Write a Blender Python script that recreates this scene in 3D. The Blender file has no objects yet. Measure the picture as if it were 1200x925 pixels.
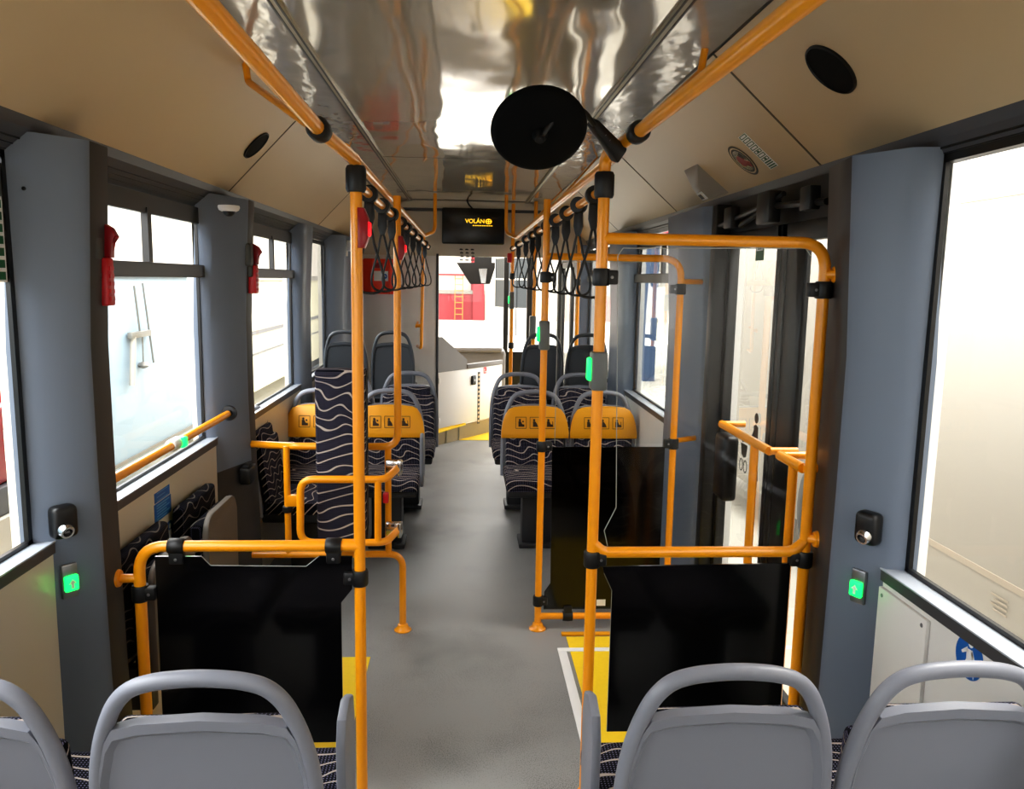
import bpy, bmesh, math, random
from mathutils import Vector, Matrix
random.seed(7)
scn = bpy.context.scene
COL = scn.collection
PI = math.pi
# ------------------------------------------------------------------ camera
F, CX, CY, HC = 930.0, 600.0, 462.5, 1.70
a = Vector((545 - CX, 328 - CY, F)).normalized()
r_ = math.radians(1.0)
q0 = a.x * -math.sin(r_) + a.y * math.cos(r_)
d = Vector((-math.sin(r_), math.cos(r_), -q0 / a.z)).normalized()
xx = d.cross(a)
RT = Matrix((xx, a, -d))                       # camera (x right, y down, z fwd) -> world
cam_d = bpy.data.cameras.new('camera'); cam = bpy.data.objects.new('camera', cam_d); COL.objects.link(cam)
cam_d.sensor_fit = 'HORIZONTAL'; cam_d.sensor_width = 36; cam_d.lens = F / 1200 * 36
cam_d.clip_start = 0.02; cam_d.clip_end = 300
Rw = RT @ Matrix.Diagonal((1, -1, -1))
cam.matrix_world = Matrix.Translation((0, 0, HC)) @ Rw.to_4x4()
scn.camera = cam
def ray(u, v): return RT @ Vector((u - CX, v - CY, F))
def aty(u, v, Y):
    w = ray(u, v); return w * (Y / w.y) + Vector((0, 0, HC))
def atx(u, v, X):
    w = ray(u, v); return w * (X / w.x) + Vector((0, 0, HC))
def atz(u, v, Z):
    w = ray(u, v); return w * ((Z - HC) / w.z) + Vector((0, 0, HC))
# ------------------------------------------------------------------ materials
def lin(c):
    f = lambda x: x / 12.92 if x <= .04045 else ((x + .055) / 1.055) ** 2.4
    return tuple(f(x / 255) for x in c) + (1,)
def mat(name, rgb, rough=.5, metal=0, emit=0, coat=0, noise=0, nscale=40, bump=0, bscale=200, spec=.5):
    m = bpy.data.materials.new(name); m.use_nodes = True
    nt = m.node_tree; b = nt.nodes['Principled BSDF']
    c = lin(rgb); b.inputs['Base Color'].default_value = c
    b.inputs['Roughness'].default_value = rough; b.inputs['Metallic'].default_value = metal
    b.inputs['Coat Weight'].default_value = coat; b.inputs['Coat Roughness'].default_value = .08
    b.inputs['Specular IOR Level'].default_value = spec
    if emit:
        b.inputs['Emission Color'].default_value = c; b.inputs['Emission Strength'].default_value = emit
    tc = nt.nodes.new('ShaderNodeTexCoord')
    if noise:
        n = nt.nodes.new('ShaderNodeTexNoise'); n.inputs['Scale'].default_value = nscale; n.inputs['Detail'].default_value = 4
        nt.links.new(tc.outputs['Object'], n.inputs['Vector'])
        mx = nt.nodes.new('ShaderNodeMix'); mx.data_type = 'RGBA'
        mx.inputs['A'].default_value = tuple(x * (1 - noise) for x in c[:3]) + (1,)
        mx.inputs['B'].default_value = tuple(min(1, x * (1 + noise)) for x in c[:3]) + (1,)
        nt.links.new(n.outputs['Fac'], mx.inputs['Factor']); nt.links.new(mx.outputs['Result'], b.inputs['Base Color'])
    if bump:
        n = nt.nodes.new('ShaderNodeTexNoise'); n.inputs['Scale'].default_value = bscale
        nt.links.new(tc.outputs['Object'], n.inputs['Vector'])
        bp = nt.nodes.new('ShaderNodeBump'); bp.inputs['Strength'].default_value = bump; bp.inputs['Distance'].default_value = .002
        nt.links.new(n.outputs['Fac'], bp.inputs['Height']); nt.links.new(bp.outputs['Normal'], b.inputs['Normal'])
    return m
def glass_mat(name, tint=(1, 1, 1), fac=1.0, base=0.0, rough=.01):
    m = bpy.data.materials.new(name); m.use_nodes = True; nt = m.node_tree
    nt.nodes.remove(nt.nodes['Principled BSDF']); out = nt.nodes['Material Output']
    t = nt.nodes.new('ShaderNodeBsdfTransparent'); t.inputs[0].default_value = tuple(tint) + (1,)
    g = nt.nodes.new('ShaderNodeBsdfGlossy'); g.inputs['Roughness'].default_value = rough
    lw = nt.nodes.new('ShaderNodeLayerWeight'); lw.inputs['Blend'].default_value = .12
    mu = nt.nodes.new('ShaderNodeMath'); mu.operation = 'MULTIPLY_ADD'; mu.inputs[1].default_value = fac; mu.inputs[2].default_value = base
    nt.links.new(lw.outputs['Fresnel'], mu.inputs[0])
    mx = nt.nodes.new('ShaderNodeMixShader'); nt.links.new(mu.outputs[0], mx.inputs[0])
    nt.links.new(t.outputs[0], mx.inputs[1]); nt.links.new(g.outputs[0], mx.inputs[2]); nt.links.new(mx.outputs[0], out.inputs[0])
    return m
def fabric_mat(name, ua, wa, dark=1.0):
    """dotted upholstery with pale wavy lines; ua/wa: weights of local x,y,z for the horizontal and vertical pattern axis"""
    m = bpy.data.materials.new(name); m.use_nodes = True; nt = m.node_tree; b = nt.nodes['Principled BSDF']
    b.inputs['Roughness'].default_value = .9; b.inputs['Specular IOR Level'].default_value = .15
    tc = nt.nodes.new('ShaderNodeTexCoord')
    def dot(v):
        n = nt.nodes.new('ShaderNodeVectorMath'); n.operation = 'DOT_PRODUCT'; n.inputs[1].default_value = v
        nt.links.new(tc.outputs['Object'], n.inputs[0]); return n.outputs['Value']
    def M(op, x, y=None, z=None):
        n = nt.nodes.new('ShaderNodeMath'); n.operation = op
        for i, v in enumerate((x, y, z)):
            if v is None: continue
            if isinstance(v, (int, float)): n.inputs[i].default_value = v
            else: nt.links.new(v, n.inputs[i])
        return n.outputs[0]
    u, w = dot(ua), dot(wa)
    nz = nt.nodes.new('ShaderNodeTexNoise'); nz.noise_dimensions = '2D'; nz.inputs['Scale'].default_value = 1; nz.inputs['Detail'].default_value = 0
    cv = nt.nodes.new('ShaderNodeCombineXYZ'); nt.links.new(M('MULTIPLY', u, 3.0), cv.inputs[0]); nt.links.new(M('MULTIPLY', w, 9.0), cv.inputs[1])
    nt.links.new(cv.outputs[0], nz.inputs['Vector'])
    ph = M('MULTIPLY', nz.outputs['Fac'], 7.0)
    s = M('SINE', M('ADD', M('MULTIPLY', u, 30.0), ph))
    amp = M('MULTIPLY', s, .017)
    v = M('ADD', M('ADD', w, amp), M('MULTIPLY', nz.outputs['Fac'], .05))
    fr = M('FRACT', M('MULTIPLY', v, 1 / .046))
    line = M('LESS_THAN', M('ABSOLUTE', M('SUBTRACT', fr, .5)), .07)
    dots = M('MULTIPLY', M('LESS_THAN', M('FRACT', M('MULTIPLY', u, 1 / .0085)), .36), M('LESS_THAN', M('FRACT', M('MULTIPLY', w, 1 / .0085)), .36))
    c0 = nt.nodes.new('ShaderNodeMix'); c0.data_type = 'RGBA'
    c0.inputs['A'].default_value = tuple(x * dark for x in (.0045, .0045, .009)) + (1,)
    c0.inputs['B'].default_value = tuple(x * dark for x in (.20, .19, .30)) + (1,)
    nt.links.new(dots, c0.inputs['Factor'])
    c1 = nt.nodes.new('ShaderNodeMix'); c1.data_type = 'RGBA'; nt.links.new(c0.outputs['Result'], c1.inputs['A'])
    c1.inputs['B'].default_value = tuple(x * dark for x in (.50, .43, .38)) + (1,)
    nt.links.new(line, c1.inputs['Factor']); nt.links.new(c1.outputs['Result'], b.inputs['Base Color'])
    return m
M = {}
M['orange'] = mat('orange_paint', (252, 162, 16), .32, coat=.35)
M['rubber'] = mat('black_rubber', (22, 22, 24), .45)
M['dark_panel'] = mat('dark_panel', (7, 7, 9), .14, coat=.25)
M['seat_grey'] = mat('seat_plastic', (128, 131, 142), .38, bump=.15, bscale=900)
M['seat_dark2'] = mat('raised_seat_plastic', (84, 88, 94), .42)
M['tip_shell'] = mat('folded_seat_shell', (112, 104, 96), .5)
M['seat_under'] = mat('seat_base_dark', (44, 45, 48), .5)
M['seat_dark'] = mat('seat_underside', (70, 70, 74), .5)
M['pillar'] = mat('pillar_blue_grey', (112, 122, 138), .42, noise=.05, nscale=5)
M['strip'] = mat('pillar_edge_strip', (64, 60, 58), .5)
M['sill_top_lit'] = mat('sill_top_lit', (186, 192, 202), .22)  # paler than the sill front, window light painted into the colour
M['trim_dark'] = mat('trim_charcoal', (74, 74, 78), .42)
M['cream'] = mat('cream_panel', (202, 178, 142), .38, noise=.03, nscale=3)
M['front_white'] = mat('front_wall_panel', (216, 206, 188), .4)
M['white'] = mat('white_panel', (232, 230, 226), .35)
M['panel_left'] = mat('pale_side_panel', (214, 205, 188), .3)
M['black'] = mat('black_frit', (10, 10, 11), .35)
M['blackpl'] = mat('black_plastic', (14, 14, 15), .42)
M['seam'] = mat('panel_seam', (92, 80, 66), .7)
M['chrome'] = mat('chrome', (205, 205, 205), .18, metal=1)
M['alu'] = mat('aluminium_strip', (176, 170, 152), .35, metal=.4)
M['red'] = mat('red_plastic', (200, 22, 34), .35)
M['red_dark'] = mat('dark_red_plastic', (150, 10, 24), .3)
M['red_glow'] = mat('lit_red_lens', (255, 22, 30), .3, emit=1.4)
M['orange_red'] = mat('orange_red_box', (245, 62, 20), .35)
M['green_glow'] = mat('lit_green_lens', (20, 255, 90), .3, emit=1.6)
M['yellow'] = mat('yellow_floor', (246, 208, 38), .6, noise=.06, nscale=60)
M['yellow_cover'] = mat('yellow_seat_cover', (240, 164, 12), .45)
M['pict'] = mat('pictogram_ink', (60, 38, 14), .6)
M['blue'] = mat('blue_sign', (20, 96, 178), .4)
M['blue_line'] = mat('pale_blue_print', (100, 160, 210), .4)
M['signwhite'] = mat('sign_white', (240, 240, 240), .4)
M['green'] = mat('green_sticker', (14, 92, 52), .4)
M['metalgrey'] = mat('satin_metal', (150, 150, 152), .3, metal=.8)
M['sleeve2'] = mat('hammer_holder_grey', (72, 74, 70), .5)
M['hopper'] = mat('hopper_frame', (44, 42, 41), .4)
M['sleeve'] = mat('grey_sleeve', (108, 112, 112), .4)
M['screen'] = mat('screen_black', (8, 8, 9), .22)
M['screen_text'] = mat('lit_screen_text', (255, 200, 40), .4, emit=.8)
M['step'] = mat('step_riser', (150, 134, 100), .5, noise=.08, nscale=30)
M['dash'] = mat('dashboard_grey', (112, 108, 106), .5)
M['ink'] = mat('dark_print', (60, 58, 54), .6)
M['glass'] = glass_mat('window_glass', (.97, .985, .98), .62, .01)
M['dglass'] = glass_mat('door_glass', (.95, .96, .955), .30, .01)
M['pglass'] = glass_mat('partition_glass', (.93, .945, .94), .8, .02)
M['glass_edge'] = mat('glass_edge', (168, 172, 166), .2)
M['mirror_back'] = mat('mirror_back_black', (5, 5, 5), .75, spec=.2)
M['ext_white'] = mat('coach_white', (176, 170, 160), .5)
M['ext_line'] = mat('coach_seam', (176, 164, 148), .5)
M['ext_blue'] = mat('trailer_pale_blue', (146, 168, 184), .45, noise=.12, nscale=.7)
M['ext_cream'] = mat('trailer_cream', (176, 172, 146), .5)
M['ext_dark'] = mat('hall_glass_dark', (42, 46, 48), .3)
M['yellow_ladder'] = mat('ladder_yellow', (150, 110, 40), .5)
M['ext_post'] = mat('hall_post_blue', (60, 84, 120), .5)
M['ext_grey'] = mat('trailer_rail_grey', (120, 116, 108), .5)
M['ext_red'] = mat('garage_red', (128, 34, 40), .6)
M['ext_floor'] = mat('garage_floor', (205, 200, 188), .5, noise=.04, nscale=2)
M['ext_steel'] = mat('galvanised_steel', (130, 128, 122), .4, metal=.5)
M['fab_f'] = fabric_mat('wave_fabric_front', (1, 0, 0), (0, -1, 1))
M['fab_s_shade'] = fabric_mat('wave_fabric_side_shaded', (0, 1, 0), (-1, 0, 1), .32)  # same fabric darkened, shade on the folding seats put into the colour
M['smoked'] = glass_mat('smoked_panel', (.20, .175, .15), .8, .03, .08)
# grey speckled floor
m = mat('grey_floor_vinyl', (122, 122, 122), .42); M['floor'] = m
nt = m.node_tree; b = nt.nodes['Principled BSDF']; tc = nt.nodes.new('ShaderNodeTexCoord')
n1 = nt.nodes.new('ShaderNodeTexNoise'); n1.inputs['Scale'].default_value = 260; n1.inputs['Detail'].default_value = 2
n2 = nt.nodes.new('ShaderNodeTexNoise'); n2.inputs['Scale'].default_value = 1.6; n2.inputs['Detail'].default_value = 3
for n in (n1, n2): nt.links.new(tc.outputs['Object'], n.inputs['Vector'])
ad = nt.nodes.new('ShaderNodeMath'); ad.operation = 'MULTIPLY_ADD'; ad.inputs[1].default_value = 1.15
nt.links.new(n1.outputs['Fac'], ad.inputs[0]); nt.links.new(n2.outputs['Fac'], ad.inputs[2])
cr = nt.nodes.new('ShaderNodeValToRGB'); cr.color_ramp.elements[0].position = .8; cr.color_ramp.elements[1].position = 1.45
cr.color_ramp.elements[0].color = lin((76, 76, 78)); cr.color_ramp.elements[1].color = lin((146, 146, 145))
nt.links.new(ad.outputs[0], cr.inputs[0]); nt.links.new(cr.outputs[0], b.inputs['Base Color'])
# glossy rippled ceiling sheet
def glossy_sheet(name, rgb, rough, sx, sy, dist, metal):
    m = mat(name, rgb, rough, metal=metal, coat=.6); nt = m.node_tree; b = nt.nodes['Principled BSDF']
    tc = nt.nodes.new('ShaderNodeTexCoord'); mp = nt.nodes.new('ShaderNodeMapping'); mp.inputs['Scale'].default_value = (sx, sy, 1)
    n = nt.nodes.new('ShaderNodeTexNoise'); n.inputs['Scale'].default_value = 1; n.inputs['Detail'].default_value = 1.5
    bp = nt.nodes.new('ShaderNodeBump'); bp.inputs['Strength'].default_value = 1; bp.inputs['Distance'].default_value = dist
    nt.links.new(tc.outputs['Object'], mp.inputs[0]); nt.links.new(mp.outputs[0], n.inputs['Vector'])
    nt.links.new(n.outputs['Fac'], bp.inputs['Height']); nt.links.new(bp.outputs['Normal'], b.inputs['Normal']); nt.links.new(bp.outputs['Normal'], b.inputs['Coat Normal'])
    return m
M['ceil'] = glossy_sheet('glossy_ceiling', (205, 194, 176), .07, 2.6, 1.3, .014, .3)
M['lampstrip'] = glossy_sheet('lamp_cover_strip', (196, 188, 178), .14, 9, 5, .006, .25)
# ------------------------------------------------------------------ mesh helpers
def catmull(pts, n=6, closed=False):
    pts = [Vector(p) for p in pts]; out = []; N = len(pts)
    rng = range(N if closed else N - 1)
    for i in rng:
        p0 = pts[(i - 1) % N] if (closed or i > 0) else pts[0] * 2 - pts[1]
        p1, p2 = pts[i], pts[(i + 1) % N]
        p3 = pts[(i + 2) % N] if (closed or i + 2 < N) else pts[-1] * 2 - pts[-2]
        for k in range(n):
            t = k / n
            out.append(.5 * ((2 * p1) + (p2 - p0) * t + (2 * p0 - 5 * p1 + 4 * p2 - p3) * t * t + (3 * p1 - p0 - 3 * p2 + p3) * t ** 3))
    if not closed: out.append(pts[-1])
    return out
def fillet(pts, rad, n=7):
    pts = [Vector(p) for p in pts]; out = [pts[0]]
    for i in range(1, len(pts) - 1):
        p, A, B = pts[i], pts[i - 1], pts[i + 1]
        u, v = (A - p), (B - p); lu, lv = u.length, v.length
        ang = u.angle(v)
        if ang > PI - .02: out.append(p); continue
        L = min(rad / math.tan(ang / 2), lu * .49, lv * .49)
        s, e = p + u.normalized() * L, p + v.normalized() * L
        for k in range(n + 1):
            t = k / n; out.append(s * (1 - t) ** 2 + p * 2 * t * (1 - t) + e * t * t)
    out.append(pts[-1]); return out
class MB:
    def __init__(s): s.bm = bmesh.new(); s.mats = []; s.cur = 0
    def use(s, m):
        if m not in s.mats: s.mats.append(m)
        s.cur = s.mats.index(m); return s
    def _tag(s, faces):
        for f in faces: f.material_index = s.cur
    def face(s, pts):
        f = s.bm.faces.new([s.bm.verts.new(Vector(p)) for p in pts]); s._tag([f]); return f
    def box(s, lo, hi, bev=0, seg=2, mtx=None):
        lo, hi = Vector(lo), Vector(hi)
        r = bmesh.ops.create_cube(s.bm, size=1); vs = r['verts']
        c, sz = (lo + hi) / 2, hi - lo
        for v in vs: v.co = Vector((v.co.x * sz.x, v.co.y * sz.y, v.co.z * sz.z)) + c
        fs = list({f for v in vs for f in v.link_faces}); s._tag(fs)
        if bev:
            es = list({e for f in fs for e in f.edges})
            rr = bmesh.ops.bevel(s.bm, geom=es, offset=bev, segments=seg, profile=.5, affect='EDGES')
            s._tag(rr['faces']); vs = list({v for f in rr['faces'] for v in f.verts} | {v for v in vs if v.is_valid})
        if mtx is not None:
            for v in vs: v.co = mtx @ v.co
        return vs
    def tube(s, pts, r, seg=12, cap=True, closed=False, ry=None, up=None):
        pts = [Vector(p) for p in pts]; N = len(pts); rings = []
        ry = ry or r; prev = None
        for i, p in enumerate(pts):
            if closed: t = pts[(i + 1) % N] - pts[i - 1]
            else: t = pts[min(i + 1, N - 1)] - pts[max(i - 1, 0)]
            t.normalize()
            if up is not None: n = Vector(up) - t * t.dot(Vector(up))
            elif prev is None:
                ref = Vector((0, 0, 1)) if abs(t.z) < .9 else Vector((0, 1, 0)); n = ref - t * t.dot(ref)
            else: n = prev - t * t.dot(prev)
            n.normalize(); prev = n; bb = t.cross(n)
            rings.append([s.bm.verts.new(p + n * (ry * math.cos(2 * PI * k / seg)) + bb * (r * math.sin(2 * PI * k / seg))) for k in range(seg)])
        fs = []
        for i in range(N if closed else N - 1):
            A, B = rings[i], rings[(i + 1) % N]
            for k in range(seg): fs.append(s.bm.faces.new((A[k], A[(k + 1) % seg], B[(k + 1) % seg], B[k])))
        if cap and not closed: fs.append(s.bm.faces.new(rings[0][::-1])); fs.append(s.bm.faces.new(rings[-1]))
        s._tag(fs); return s
    def prism(s, poly, off, bev=0):
        """polygon (3-D points) extruded by vector off"""
        off = Vector(off); A = [s.bm.verts.new(Vector(p)) for p in poly]; B = [s.bm.verts.new(Vector(p) + off) for p in poly]
        n = len(poly); fs = [s.bm.faces.new(A[::-1]), s.bm.faces.new(B)]
        for k in range(n): fs.append(s.bm.faces.new((A[k], A[(k + 1) % n], B[(k + 1) % n], B[k])))
        s._tag(fs)
        if bev:
            es = list(fs[0].edges) + list(fs[1].edges)
            rr = bmesh.ops.bevel(s.bm, geom=es, offset=bev, segments=2, profile=.5, affect='EDGES'); s._tag(rr['faces'])
        return fs
    def lathe(s, prof, seg=24, mtx=None):
        """prof: (radius, height) about local z"""
        mtx = mtx or Matrix(); rings = []
        for (r, h) in prof:
            if r < 1e-6: rings.append([s.bm.verts.new(mtx @ Vector((0, 0, h)))])
            else: rings.append([s.bm.verts.new(mtx @ Vector((r * math.cos(2 * PI * k / seg), r * math.sin(2 * PI * k / seg), h))) for k in range(seg)])
        fs = []
        for A, B in zip(rings, rings[1:]):
            for k in range(seg):
                k2 = (k + 1) % seg
                if len(A) == 1 and len(B) == 1: continue
                if len(A) == 1: fs.append(s.bm.faces.new((A[0], B[k2], B[k])))
                elif len(B) == 1: fs.append(s.bm.faces.new((A[k], A[k2], B[0])))
                else: fs.append(s.bm.faces.new((A[k], A[k2], B[k2], B[k])))
        s._tag(fs); return s
    def map(s, fn):
        for v in s.bm.verts: v.co = Vector(fn(v.co))
        return s
    def build(s, name, m=None, parent=None, smooth=True, ang=38):
        bmesh.ops.recalc_face_normals(s.bm, faces=s.bm.faces[:])
        if parent is not None:
            o0 = Vector((0, 0, 0)); p = parent
            while p is not None: o0 += p.location; p = p.parent
            for v in s.bm.verts: v.co -= o0
        me = bpy.data.meshes.new(name); s.bm.to_mesh(me); s.bm.free()
        for mm in (s.mats if s.mats else [m]): me.materials.append(mm)
        if smooth:
            me.shade_smooth(); me.set_sharp_from_angle(angle=math.radians(ang))
        o = bpy.data.objects.new(name, me); COL.objects.link(o)
        if parent is not None: o.parent = parent
        return o
def plate(pts, thick_dir, m, name, parent=None):
    b = MB(); b.prism(pts, thick_dir); return b.build(name, m, parent, smooth=False)
def thing(name, label, cat, loc=(0, 0, 0), group=None):
    o = bpy.data.objects.new(name, None); COL.objects.link(o); o.location = loc; o.empty_display_size = .05
    o['label'] = label; o['category'] = cat
    if group: o['group'] = group
    return o
def tag(o, label, cat, group=None):
    o['label'] = label; o['category'] = cat
    if group: o['group'] = group
    return o
def struct(o): o['kind'] = 'structure'; return o
def sempty(name, loc=(0, 0, 0)):
    o = bpy.data.objects.new(name, None); COL.objects.link(o); o.location = loc; o.empty_display_size = .05; o['kind'] = 'structure'; return o
def dup(root, label, group=None, loc=None, rz=None):
    r = root.copy(); COL.objects.link(r); r['label'] = label
    if group: r['group'] = group
    if loc is not None: r.location = loc
    if rz is not None: r.rotation_euler.z = rz
    for ch in root.children:
        c = ch.copy(); COL.objects.link(c); c.parent = r
        for g in ch.children:
            e = g.copy(); COL.objects.link(e); e.parent = c
    return r
def frame_mtx(origin, xdir, ydir):
    x = Vector(xdir).normalized(); y = (Vector(ydir) - x * x.dot(Vector(ydir))).normalized(); z = x.cross(y)
    m = Matrix((x, y, z)).transposed().to_4x4(); m.translation = Vector(origin); return m
def flat(b, mtx, pts, h):     # thin flat shape in a local plane
    b.prism([mtx @ Vector((p[0], p[1], 0)) for p in pts], (mtx.to_3x3() @ Vector((0, 0, h))))
def circ(cx, cy, rx, ry=None, n=20):
    ry = ry or rx; return [(cx + rx * math.cos(2 * PI * k / n), cy + ry * math.sin(2 * PI * k / n)) for k in range(n)]
def rect(x0, y0, x1, y1): return [(x0, y0), (x1, y0), (x1, y1), (x0, y1)]
def line(b, mtx, p, q, w, h):
    p, q = Vector(p), Vector(q); t = (q - p).normalized(); n = Vector((-t.y, t.x)) * (w / 2)
    flat(b, mtx, [p + n, p - n, q - n, q + n], h)
def text_mesh(body, size, mtx, m, name, parent, bold=0.0):
    cu = bpy.data.curves.new('lettering', 'FONT'); cu.body = body; cu.size = size; cu.align_x = 'CENTER'; cu.align_y = 'CENTER'; cu.extrude = .001; cu.offset = bold
    o = bpy.data.objects.new('lettering', cu); COL.objects.link(o)
    dg = bpy.context.evaluated_depsgraph_get(); me = bpy.data.meshes.new_from_object(o.evaluated_get(dg))
    bpy.data.objects.remove(o); bpy.data.curves.remove(cu)
    o0 = Vector((0, 0, 0)); p = parent
    while p is not None: o0 += p.location; p = p.parent
    me.transform(Matrix.Translation(-o0) @ mtx); me.materials.clear(); me.materials.append(m)
    t = bpy.data.objects.new(name, me); COL.objects.link(t); t.parent = parent; return t
# ------------------------------------------------------------------ dimensions
YB, YF = -1.6, 10.4                 # rear and front of the modelled body
GL, GR = -1.20, 1.24                # glass planes
PL, PR, PE = -1.06, 1.13, 1.10                # inner faces of pillars
WL, WR = -1.145, 1.178              # inner faces of the lower side panels
ZS_L, ZS_R = .957, .92              # sill heights
ZC = 2.46
ZT = 2.0
CVL = ((-.775, 2.452), (-1.12, 2.095)); CVR = ((.81, 2.452), (1.20, 2.105))
# ------------------------------------------------------------------ structure
b = MB(); b.box((WL - .08, YB, -.05), (1.25, YF, 0)); struct(b.build('floor', M['floor'], None, False))
b = MB(); b.use(M['ceil']).box((-.522, YB, ZC), (.580, 8.0, ZC + .02))
for y in (1.3, 5.2): b.use(M['seam']).box((-.522, y, ZC - .001), (.580, y + .008, ZC))
b.use(M['cream']).box((-1.2, 8.0, ZC), (1.25, YF, ZC + .02))
struct(b.build('ceiling', None, None, False))
def strip(sgn, xs, n):
    b = MB()
    x0, x1, x2, x3 = xs
    b.use(M['alu']).box((min(x0, x1), YB, ZC - .012), (max(x0, x1), 8.0, ZC + .005))
    b.use(M['black']).box((min(x0, x0 + sgn * .006), YB, ZC - .014), (max(x0, x0 + sgn * .006), 8.0, ZC - .011))
    b.use(M['black']).box((min(x1 - sgn * .007, x1), YB, ZC - .014), (max(x1 - sgn * .007, x1), 8.0, ZC - .011))
    b.use(M['lampstrip']).prism([(x1, YB, ZC - .002), (x2, YB, ZC - .01), (x2, YB, ZC + .01), (x1, YB, ZC + .02)], (0, 8.0 - YB, 0))
    b.use(M['black']).box((min(x2, x3), YB, ZC - .012), (max(x2, x3), 8.0, ZC))
    struct(b.build('trim_%d' % n, None, None, False))
strip(-1, (-.522, -.548, -.765, -.775), 1); strip(1, (.580, .608, .80, .81), 2)
def cove(c, n, seams):
    (x0, z0), (x1, z1) = c; s = 1 if x1 > 0 else -1
    nx, nz = -(z1 - z0), (x1 - x0)
    L = math.hypot(nx, nz); nx, nz = nx / L * .0, nz / L * .0
    b = MB(); b.use(M['cream']).prism([(x0, YB, z0), (x1, YB, z1), (x1 + s * .05, YB, z1 + .05), (x0 + s * .05, YB, z0 + .06)], (0, 8.0 - YB, 0))
    inn = Vector((-s * (abs(z1 - z0)), 0, -abs(x1 - x0))).normalized() * .0015
    for y in seams:
        b.use(M['seam']).prism([Vector((x0, y, z0)) + inn, Vector((x1, y, z1)) + inn, Vector((x1, y + .012, z1)) + inn, Vector((x0, y + .012, z0)) + inn], -inn)
    o = struct(b.build('trim_%d' % n, None, None, False)); return o
cL = cove(CVL, 3, (.6, 3.92, 6.25)); cR = cove(CVR, 4, (.3, 2.70, 4.55, 6.3))
def on_cove(px, py, side):
    (x0, z0), (x1, z1) = CVL if side < 0 else CVR
    w = ray(px, py); n = Vector((z1 - z0, 0, -(x1 - x0)))
    t = n.dot(Vector((x0, 0, z0 - HC))) / n.dot(w); p = w * t + Vector((0, 0, HC))
    s = -1 if side < 0 else 1
    down = Vector((x1 - x0, 0, z1 - z0)).normalized()
    inn = Vector((-s * abs(z1 - z0), 0, -abs(x1 - x0))).normalized()
    return p, down, inn
# cornice trims under the coves
def cornice(c, g, n, zt):
    x1, z1 = c[1]; s = 1 if x1 > 0 else -1
    b = MB(); b.use(M['trim_dark'])
    b.prism([(x1 - s * .004, YB, z1 + .012), (x1 + s * .008, YB, z1 - .028), (g, YB, zt), (g + s * .02, YB, zt), (g + s * .02, YB, z1 + .05), (x1, YB, z1 + .05)], (0, 8.0 - YB, 0))
    for k in range(3):
        t = .35 + .2 * k; X = x1 + s * .008 + (g - x1) * t; Z = z1 - .028 + (zt - z1 + .028) * t
        b.use(M['black']).box((X - .004, YB, Z - .004), (X + .004, 7.95, Z + .004))
    return struct(b.build('trim_%d' % n, None, None, False))
cornice(CVL, GL, 5, 2.0); cornice(CVR, GR, 6, 2.02)
for (cv, o, pts, side) in ((CVL, cL, ((178, 175), (271, 213), (291, 222), (340, 243)), -1), (CVR, cR, ((974, 171), (930, 190), (879, 207)), 1)):
    for p in pts:
        q, dn, inn = on_cove(*p, side)
        k = MB(); k.lathe([(0, 0.006), (.006, .005), (.008, 0)], 10, frame_mtx(q, (0, 1, 0), dn if side < 0 else -dn)); k.build('latch', M['metalgrey'], o)
# lower side walls
def side_wall(name, X, g, zs, spans, m, full):
    b = MB(); b.use(m); s = 1 if X > 0 else -1
    for (y0, y1) in spans: b.box((min(X, X + s * .06), y0, 0), (max(X, X + s * .06), y1, zs - .03))
    for (y0, y1) in full: b.box((min(g, g + s * .03), y0, 0), (max(g, g + s * .03), y1, 2.2))
    return struct(b.build(name, None, None, False))
side_wall('wall_left', WL, GL - .02, ZS_L, ((YB, YF),), M['panel_left'], ((YB, -.4), (2.20, 2.47), (3.69, 4.08), (5.58, 5.95), (6.9, 8.1), (10.1, YF)))
wr = side_wall('wall_right', WR, GR + .02, ZS_R, ((YB, 2.36), (3.75, 8.2)), M['white'], ((YB, -.4), (2.05, 2.42), (3.64, 4.6), (5.68, 6.4), (7.9, 8.2), (9.9, YF)))
# sills
def sill(X, g, z, spans, n):
    s = 1 if X > 0 else -1
    for (y0, y1) in spans:
        b = MB(); b.use(M['trim_dark']).box((min(X - s * .004, g), y0, z - .036), (max(X - s * .004, g), y1, z - .004)); b.use(M['sill_top_lit']).box((min(X - s * .006, g), y0, z - .006), (max(X - s * .006, g), y1, z), .002)
        struct(b.build('trim_%d' % n, None, None)); n += 1
    return n
tn = sill(WL, GL, ZS_L, ((-.4, 2.22), (2.40, 3.85), (4.02, 5.75), (5.78, 7.0)), 7)
tn = sill(WR, GR, ZS_R, ((-.4, 2.09), (4.45, 5.85), (6.2, 8.0)), tn)
# pillars with splayed faces
def pillar(g, p, ys, n, m=None, strip_=True, low_shade=False, px=0):
    y0, y1, y2, y3 = ys; s = 1 if g > 0 else -1; zs = (0, .79 if low_shade else .5, 1.1, 1.5, 2.06); offs = (-.022, -.006, 0, 0, -.028)
    b = MB(); b.use(m or M['pillar']); b.use(M['strip']); rings = []; W_ = WL if s < 0 else WR
    for z, o in zip(zs, offs):
        o *= s
        rings.append([b.bm.verts.new((x + o, y, z)) for x, y in ((g + s * .02, y0), (W_ + s * .004, y0 + .02), (p + s * .008, y1 - .008), (p, y1 + .006), (p + px, y2), (g + s * .02, y3))])
    for A, B in zip(rings, rings[1:]):
        for k in range(5): b.bm.faces.new((A[k], A[k + 1], B[k + 1], B[k])).material_index = 1 if (k in (3, 4) and strip_) or (low_shade and A is rings[0]) else 0
    pl = struct(b.build('trim_%d' % n, None, None, True, 70))
    return pl
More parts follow.
